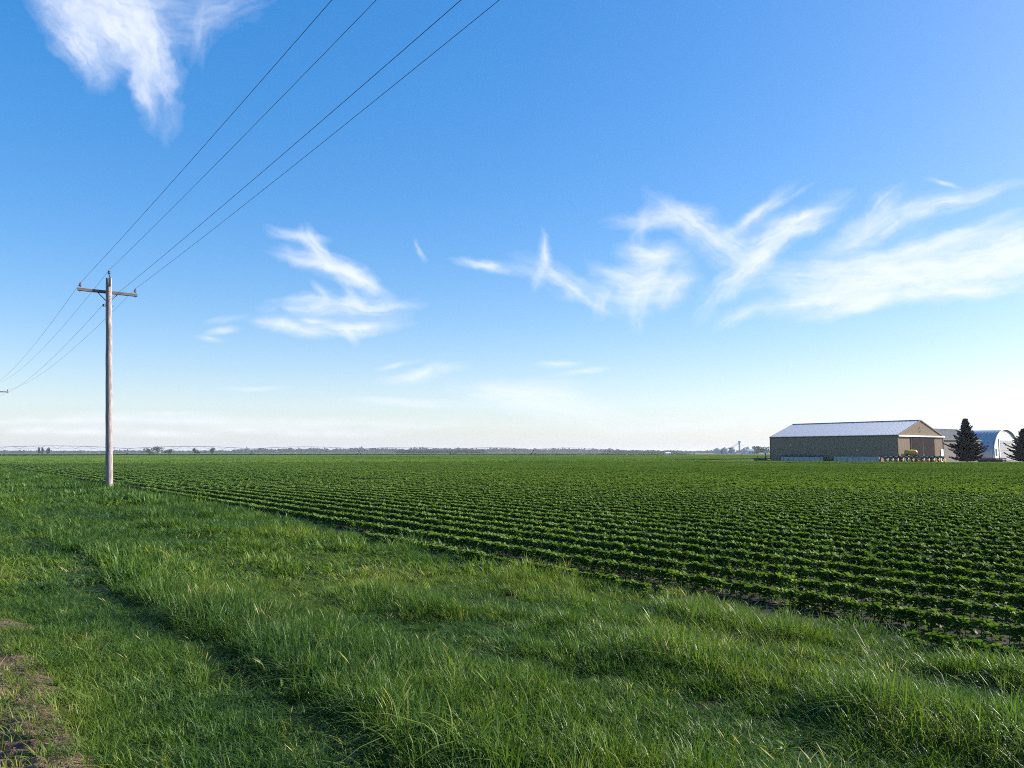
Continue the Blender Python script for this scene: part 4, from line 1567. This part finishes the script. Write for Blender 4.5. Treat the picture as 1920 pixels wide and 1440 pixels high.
build_spruce((72.8, 128.0, 0), 6.95, 3.15, 3, 'pointed dark spruce standing between the machine shed and the arched hut')
build_spruce((82.4, 128.5, 0), 5.3, 3.0, 8, 'dark spruce cut off by the right picture edge')

# ================================================================== centre pivot far out in the field
M_PIVOT = mat('dull_zinc', (0.16, 0.17, 0.19), 0.6, metal=0.3, var=0.1)


def build_pivot():
    Z0, X0 = 370.0, -178.0
    step = Vector((47.8, 30.5, 0))
    base = Vector((X0, Z0, 0))
    t = thing('irrigation_pivot', 'long arched irrigation pivot on wheeled towers across the far field', 'irrigation pivot', tuple(base))
    d = step.normalized()
    nrm = Vector((-d.y, d.x, 0))
    for n in range(-1, 6):
        a = step * n
        # tower: two legs in A shape, base beam, two wheels
        q = MB()
        top = a + Vector((0, 0, 3.3))
        for s in (-1, 1):
            q.tube([top, a + nrm * 2.0 * s + Vector((0, 0, 0.85))], 0.075, 6)
            q.tube([top + d * 0.9, a + nrm * 2.0 * s + Vector((0, 0, 0.85))], 0.05, 5)
        q.tube([a + nrm * -2.3 + Vector((0, 0, 0.8)), a + nrm * 2.3 + Vector((0, 0, 0.8))], 0.10, 6)
        tw = q.build('tower', M_PIVOT, t)
        MB().box(-.25, .25, -.2, .2, -.3, .3).build('control_box', M_PIVOT, tw).location = a + Vector((0, 0, 2.7))
        for s in (-1, 1):
            c = a + nrm * 2.2 * s + Vector((0, 0, 0.62))
            q = MB().tube([c - d * .15, c + d * .15], 0.62, 14)
            q.build('wheel', M_TYRE, tw)
        if n == 5:
            break
        b = step * (n + 1)
        k = 26
        arc = [a.lerp(b, i / k) + Vector((0, 0, 3.35 + 1.15 * (1 - (2 * i / k - 1) ** 2))) for i in range(k + 1)]
        q = MB().tube(arc, 0.11, 6)
        sp = q.build('span_pipe', M_PIVOT, t)
        q = MB()
        low = []
        for i in range(1, 8):
            f = i / 8
            mid = a.lerp(b, f) + Vector((0, 0, 3.35 + 1.15 * (1 - (2 * f - 1) ** 2)))
            drop = mid - Vector((0, 0, 1.25 - 0.5 * abs(2 * f - 1)))
            low.append(drop)
            for e in (-1, 1):
                g = min(1, max(0, f + e * 0.045))
                q.tube([drop, a.lerp(b, g) + Vector((0, 0, 3.35 + 1.15 * (1 - (2 * g - 1) ** 2)))], 0.05, 4)
        chain = [arc[0]] + low + [arc[-1]]
        q.tube(chain, 0.025, 4)
        q.build('truss', M_PIVOT, sp)
        for i in range(3):
            f = (i + 0.7) / 3
            p = a.lerp(b, f) + Vector((0, 0, 3.35 + 1.15 * (1 - (2 * f - 1) ** 2)))
            MB().tube([p, p + Vector((0, 0, -2.4))], 0.02, 4).build('drop_hose', M_DSTEEL, sp)


build_pivot()

# small white hut in the crop
t = thing('pump_hut', 'tiny white boxy hut far out at the end of the crop', 'hut', (72.5, 372.0, 0), R(12))
MB().box(-1.1, 1.1, -0.8, 0.8, 0, 1.25).build('wall', M_WHITE, t)
q = MB()
q.add([(-1.25, -0.95, 1.25), (1.25, -0.95, 1.25), (1.25, 0.95, 1.25), (-1.25, 0.95, 1.25), (-1.25, 0, 1.6), (1.25, 0, 1.6)],
      [(0, 1, 5, 4), (2, 3, 4, 5), (3, 0, 4), (1, 2, 5), (0, 3, 2, 1)])
q.build('roof', M_WHITE, t)
MB().box(0.2, 0.8, -0.84, -0.80, 0.02, 1.1).build('door', M_GREYDOOR, t)

# ------------------------------------------------------------------ grain elevator and trees on the horizon
def px_at(px, Z):
    return (px - 960) / 1493.3 * Z


def build_elevator():
    Z = 900
    X = px_at(1385, Z)
    t = thing('grain_elevator', 'grain elevator tower with slanted spouts and round steel bins on horizon', 'grain elevator', (X, Z, 0))
    q = MB()
    q.box(-0.7, 0.7, -0.7, 0.7, 0, 13.0)
    tw = q.build('leg_tower', M_STEEL, t)
    MB().box(-1.2, 1.2, -1.0, 1.0, 12.6, 14.2).build('head_house', M_STEEL, tw)
    for dx, z in ((-6.5, 6.8), (6.5, 6.8), (-13, 5.6)):
        MB().tube([(0, 0, 12.6), (dx, 0, z)], 0.16, 6).build('spout', M_STEEL, t)
    for dx, r_, h in ((-15.5, 4.2, 5.4), (-6.5, 3.4, 4.6), (6.6, 3.6, 4.8), (-24, 4.0, 4.8)):
        q = MB()
        q.tube([(dx, 3, 0), (dx, 3, h)], r_, 24, cap=False)
        o = q.build('bin', M_STEEL, t, smooth=True)
        MB().tube([(dx, 3, h), (dx, 3, h + 1.9)], [r_ + 0.1, 0.4], 24).build('bin_roof', M_STEEL, o)
        for k in range(4):
            MB().tube([(dx, 3, h * (k + 1) / 5 - .04), (dx, 3, h * (k + 1) / 5 + .04)], r_ + 0.05, 24, cap=False).build('bin_hoop', M_DSTEEL, o)
    t2 = thing('farm_building', 'small white farm building with low roof beside the grain elevator', 'building', (px_at(1408, 880), 880, 0))
    MB().box(-5.5, 5.5, -3.5, 3.5, 0, 3.2).build('wall', M_WHITE, t2)
    q = MB()
    q.add([(-5.8, -3.8, 3.2), (5.8, -3.8, 3.2), (5.8, 3.8, 3.2), (-5.8, 3.8, 3.2), (-5.8, 0, 5.0), (5.8, 0, 5.0)],
          [(0, 1, 5, 4), (2, 3, 4, 5), (3, 0, 4), (1, 2, 5)])
    q.build('roof', M_ROOF, t2)
    for x in (-3.5, 0, 3.5):
        MB().box(x - 0.6, x + 0.6, -3.56, -3.5, 1.0, 2.2).build('window', M_GLASS, t2)
    MB().box(1.4, 2.4, -3.56, -3.5, 0.05, 2.2).build('door', M_GREYDOOR, t2)


build_elevator()


def crown_tris(r, c, rx, rz, n, size, V, F):
    """leaf clumps through an uneven ellipsoid"""
    lobes = [(r.normal(0, 0.45, 3), r.uniform(0.45, 0.75)) for _ in range(6)]
    for i in range(n):
        lo, lr = lobes[r.integers(0, 6)]
        d = r.normal(0, 1, 3)
        d = d / np.linalg.norm(d) * lr * r.uniform(0.6, 1.0)
        p = lo + d
        p = np.array([p[0] * rx, p[1] * rx, p[2] * rz]) + c
        if p[2] < 0.3:
            p[2] = 0.3 + r.uniform(0, 1)
        e1, e2 = r.normal(0, 1, 3), r.normal(0, 1, 3)
        e1 = e1 / np.linalg.norm(e1) * size * r.uniform(.6, 1.3)
        e2 = e2 / np.linalg.norm(e2) * size * r.uniform(.6, 1.3)
        b = len(V)
        V.extend([tuple(p - e1), tuple(p + e2), tuple(p + e1), tuple(p - e2)])
        F.append((b, b + 1, b + 2, b + 3))


def build_tree(loc, H, Wd, seed, label, group):
    r = np.random.default_rng(seed)
    t = thing('tree', label, 'tree', loc, 0, group)
    q = MB()
    q.tube([(0, 0, -0.1), (0, 0, H * 0.3), (0.2, 0, H * 0.6)], [0.35, 0.28, 0.1], 7)
    for k in range(5):
        a = k * 1.3
        q.tube([(0, 0, H * (0.25 + 0.06 * k)), (math.cos(a) * Wd * .3, math.sin(a) * Wd * .3, H * (0.5 + 0.06 * k))], [0.14, 0.04], 5)
    q.build('trunk', M_BARK, t)
    V, F = [], []
    crown_tris(r, np.array([0, 0, H * 0.48]), Wd * 0.55, H * 0.50, 700, max(0.45, H * 0.065), V, F)
    me = bpy.data.meshes.new('crown')
    me.from_pydata(V, [], F)
    me.materials.append(M_TREE)
    link(bpy.data.objects.new('crown', me), t)


GE = 'trees around the grain elevator'
for (px, Z, H, Wd, lb) in (
        (1431, 860, 9.4, 12, 'round dark tree on the horizon touching the left edge of the machine shed'),
        (1417, 870, 7.6, 8, 'low dark tree just right of the white farm building'),
        (1371, 940, 7.4, 8, 'dark tree just left of the grain elevator tower'),
        (1396, 935, 7.8, 8, 'dark tree just right of the grain elevator tower'),
        (1356, 930, 6.4, 8, 'low tree at the left end of the grain bins')):
    build_tree((px_at(px, Z), Z, 0), H, Wd, int(px), lb, GE)
LF = 'trees on the horizon right of the pole'
for (px, Z, H, Wd, lb) in (
        (282, 1000, 8.0, 10, 'round horizon tree, first to the right of the pole beyond the pivot tower'),
        (298, 1010, 8.0, 12, 'broad horizon tree, second to the right of the pole beyond the pivot tower'),
        (318, 1000, 6.0, 10, 'low horizon tree, third to the right of the pole beyond the pivot tower'),
        (370, 980, 6.6, 6, 'small upright horizon tree, fourth to the right of the pole'),
        (401, 990, 6.2, 6, 'small upright horizon tree, fifth to the right of the pole')):
    build_tree((px_at(px, Z), Z, 0), H, Wd, int(px), lb, LF)
LP = 'small trees on the horizon left of the pole'
for (px, Z, H, Wd, lb) in (
        (76, 1000, 7.0, 2.6, 'thin upright horizon tree left of the pole, leftmost of three'),
        (84, 1005, 8.0, 3.0, 'thin upright horizon tree left of the pole, middle and tallest of three'),
        (93, 1000, 6.4, 3.6, 'thin upright horizon tree left of the pole, rightmost of three')):
    build_tree((px_at(px, Z), Z, 0), H, Wd, int(px), lb, LP)


def build_woods():
    """wooded rise along the horizon: one dark mass of crowns"""
    def belt(name, label, x0, x1, Z, dz, hfun, n, m, seed, size=2.4, per=34):
        r = np.random.default_rng(seed)
        V, F = [], []
        for i in range(n):
            px = r.uniform(x0, x1)
            z = Z + r.uniform(0, dz)
            h = hfun(px) * r.uniform(0.75, 1.1) * (0.5 + float(fbm(np.array([px / 26.0]), np.array([seed * 3.3]), 90, 3)[0]))
            crown_tris(r, np.array([px_at(px, z), z, h * 0.5]), r.uniform(4.5, 8), h * 0.42, per, size, V, F)
        me = bpy.data.meshes.new(name)
        me.from_pydata(V, [], F)
        me.materials.append(m)
        tag(link(bpy.data.objects.new(name, me)), label, 'woods', kind='stuff')
    belt('wooded_rise', 'bluish wooded rise along the middle of the horizon', 440, 1190, 2300, 240,
         lambda p: 13.0 - 4.0 * max(0, (p - 860) / 330) - 2.5 * max(0, (500 - p) / 60), 900, M_WOODS, 5, 3.0, 30)
    belt('distant_woods', 'low hazy line of trees on the horizon behind the left half of the pivot', -120, 470, 2200, 260,
         lambda p: 6.0, 420, M_WOODS, 6, 2.4, 24)
    belt('distant_woods', 'low hazy line of trees on the horizon left of the grain elevator', 1180, 1450, 1900, 300,
         lambda p: 5.6, 260, M_WOODS, 7, 2.2, 24)
    belt('distant_woods', 'low hazy line of trees on the horizon behind the farm buildings at the right', 1440, 2100, 1900, 300,
         lambda p: 6.0, 300, M_WOODS, 10, 2.4, 22)
    belt('tree_belt', 'long low dark shelterbelt standing before the wooded rise', 745, 905, 1500, 40, lambda p: 5.6, 260, M_TREE, 8, 1.3, 26)
    belt('tree_belt', 'short low dark shelterbelt left of the grain elevator', 1140, 1270, 1500, 40, lambda p: 4.6, 130, M_TREE, 9, 1.2, 22)


build_woods()


# ------------------------------------------------------------------ summer haze over the plain
def build_haze():
    q = MB()
    q.box(-5200, 5200, -300, 5200, -1.2, 19)
    o = q.build('haze', None)
    m = bpy.data.materials.new('haze')
    m.use_nodes = True
    nt = m.node_tree
    nt.nodes.remove(nt.nodes['Principled BSDF'])
    v = nt.nodes.new('ShaderNodeVolumePrincipled')
    v.inputs['Color'].default_value = (0.80, 0.88, 1.0, 1)
    v.inputs['Density'].default_value = HAZE_DENSITY
    v.inputs['Anisotropy'].default_value = 0.2
    nt.links.new(v.outputs[0], nt.nodes['Material Output'].inputs['Volume'])
    m.cycles.homogeneous_volume = True
    o.data.materials.append(m)
    tag(o, 'thin bluish summer haze over the far fields', 'haze', kind='stuff')


HAZE_DENSITY = 0.00010
build_haze()
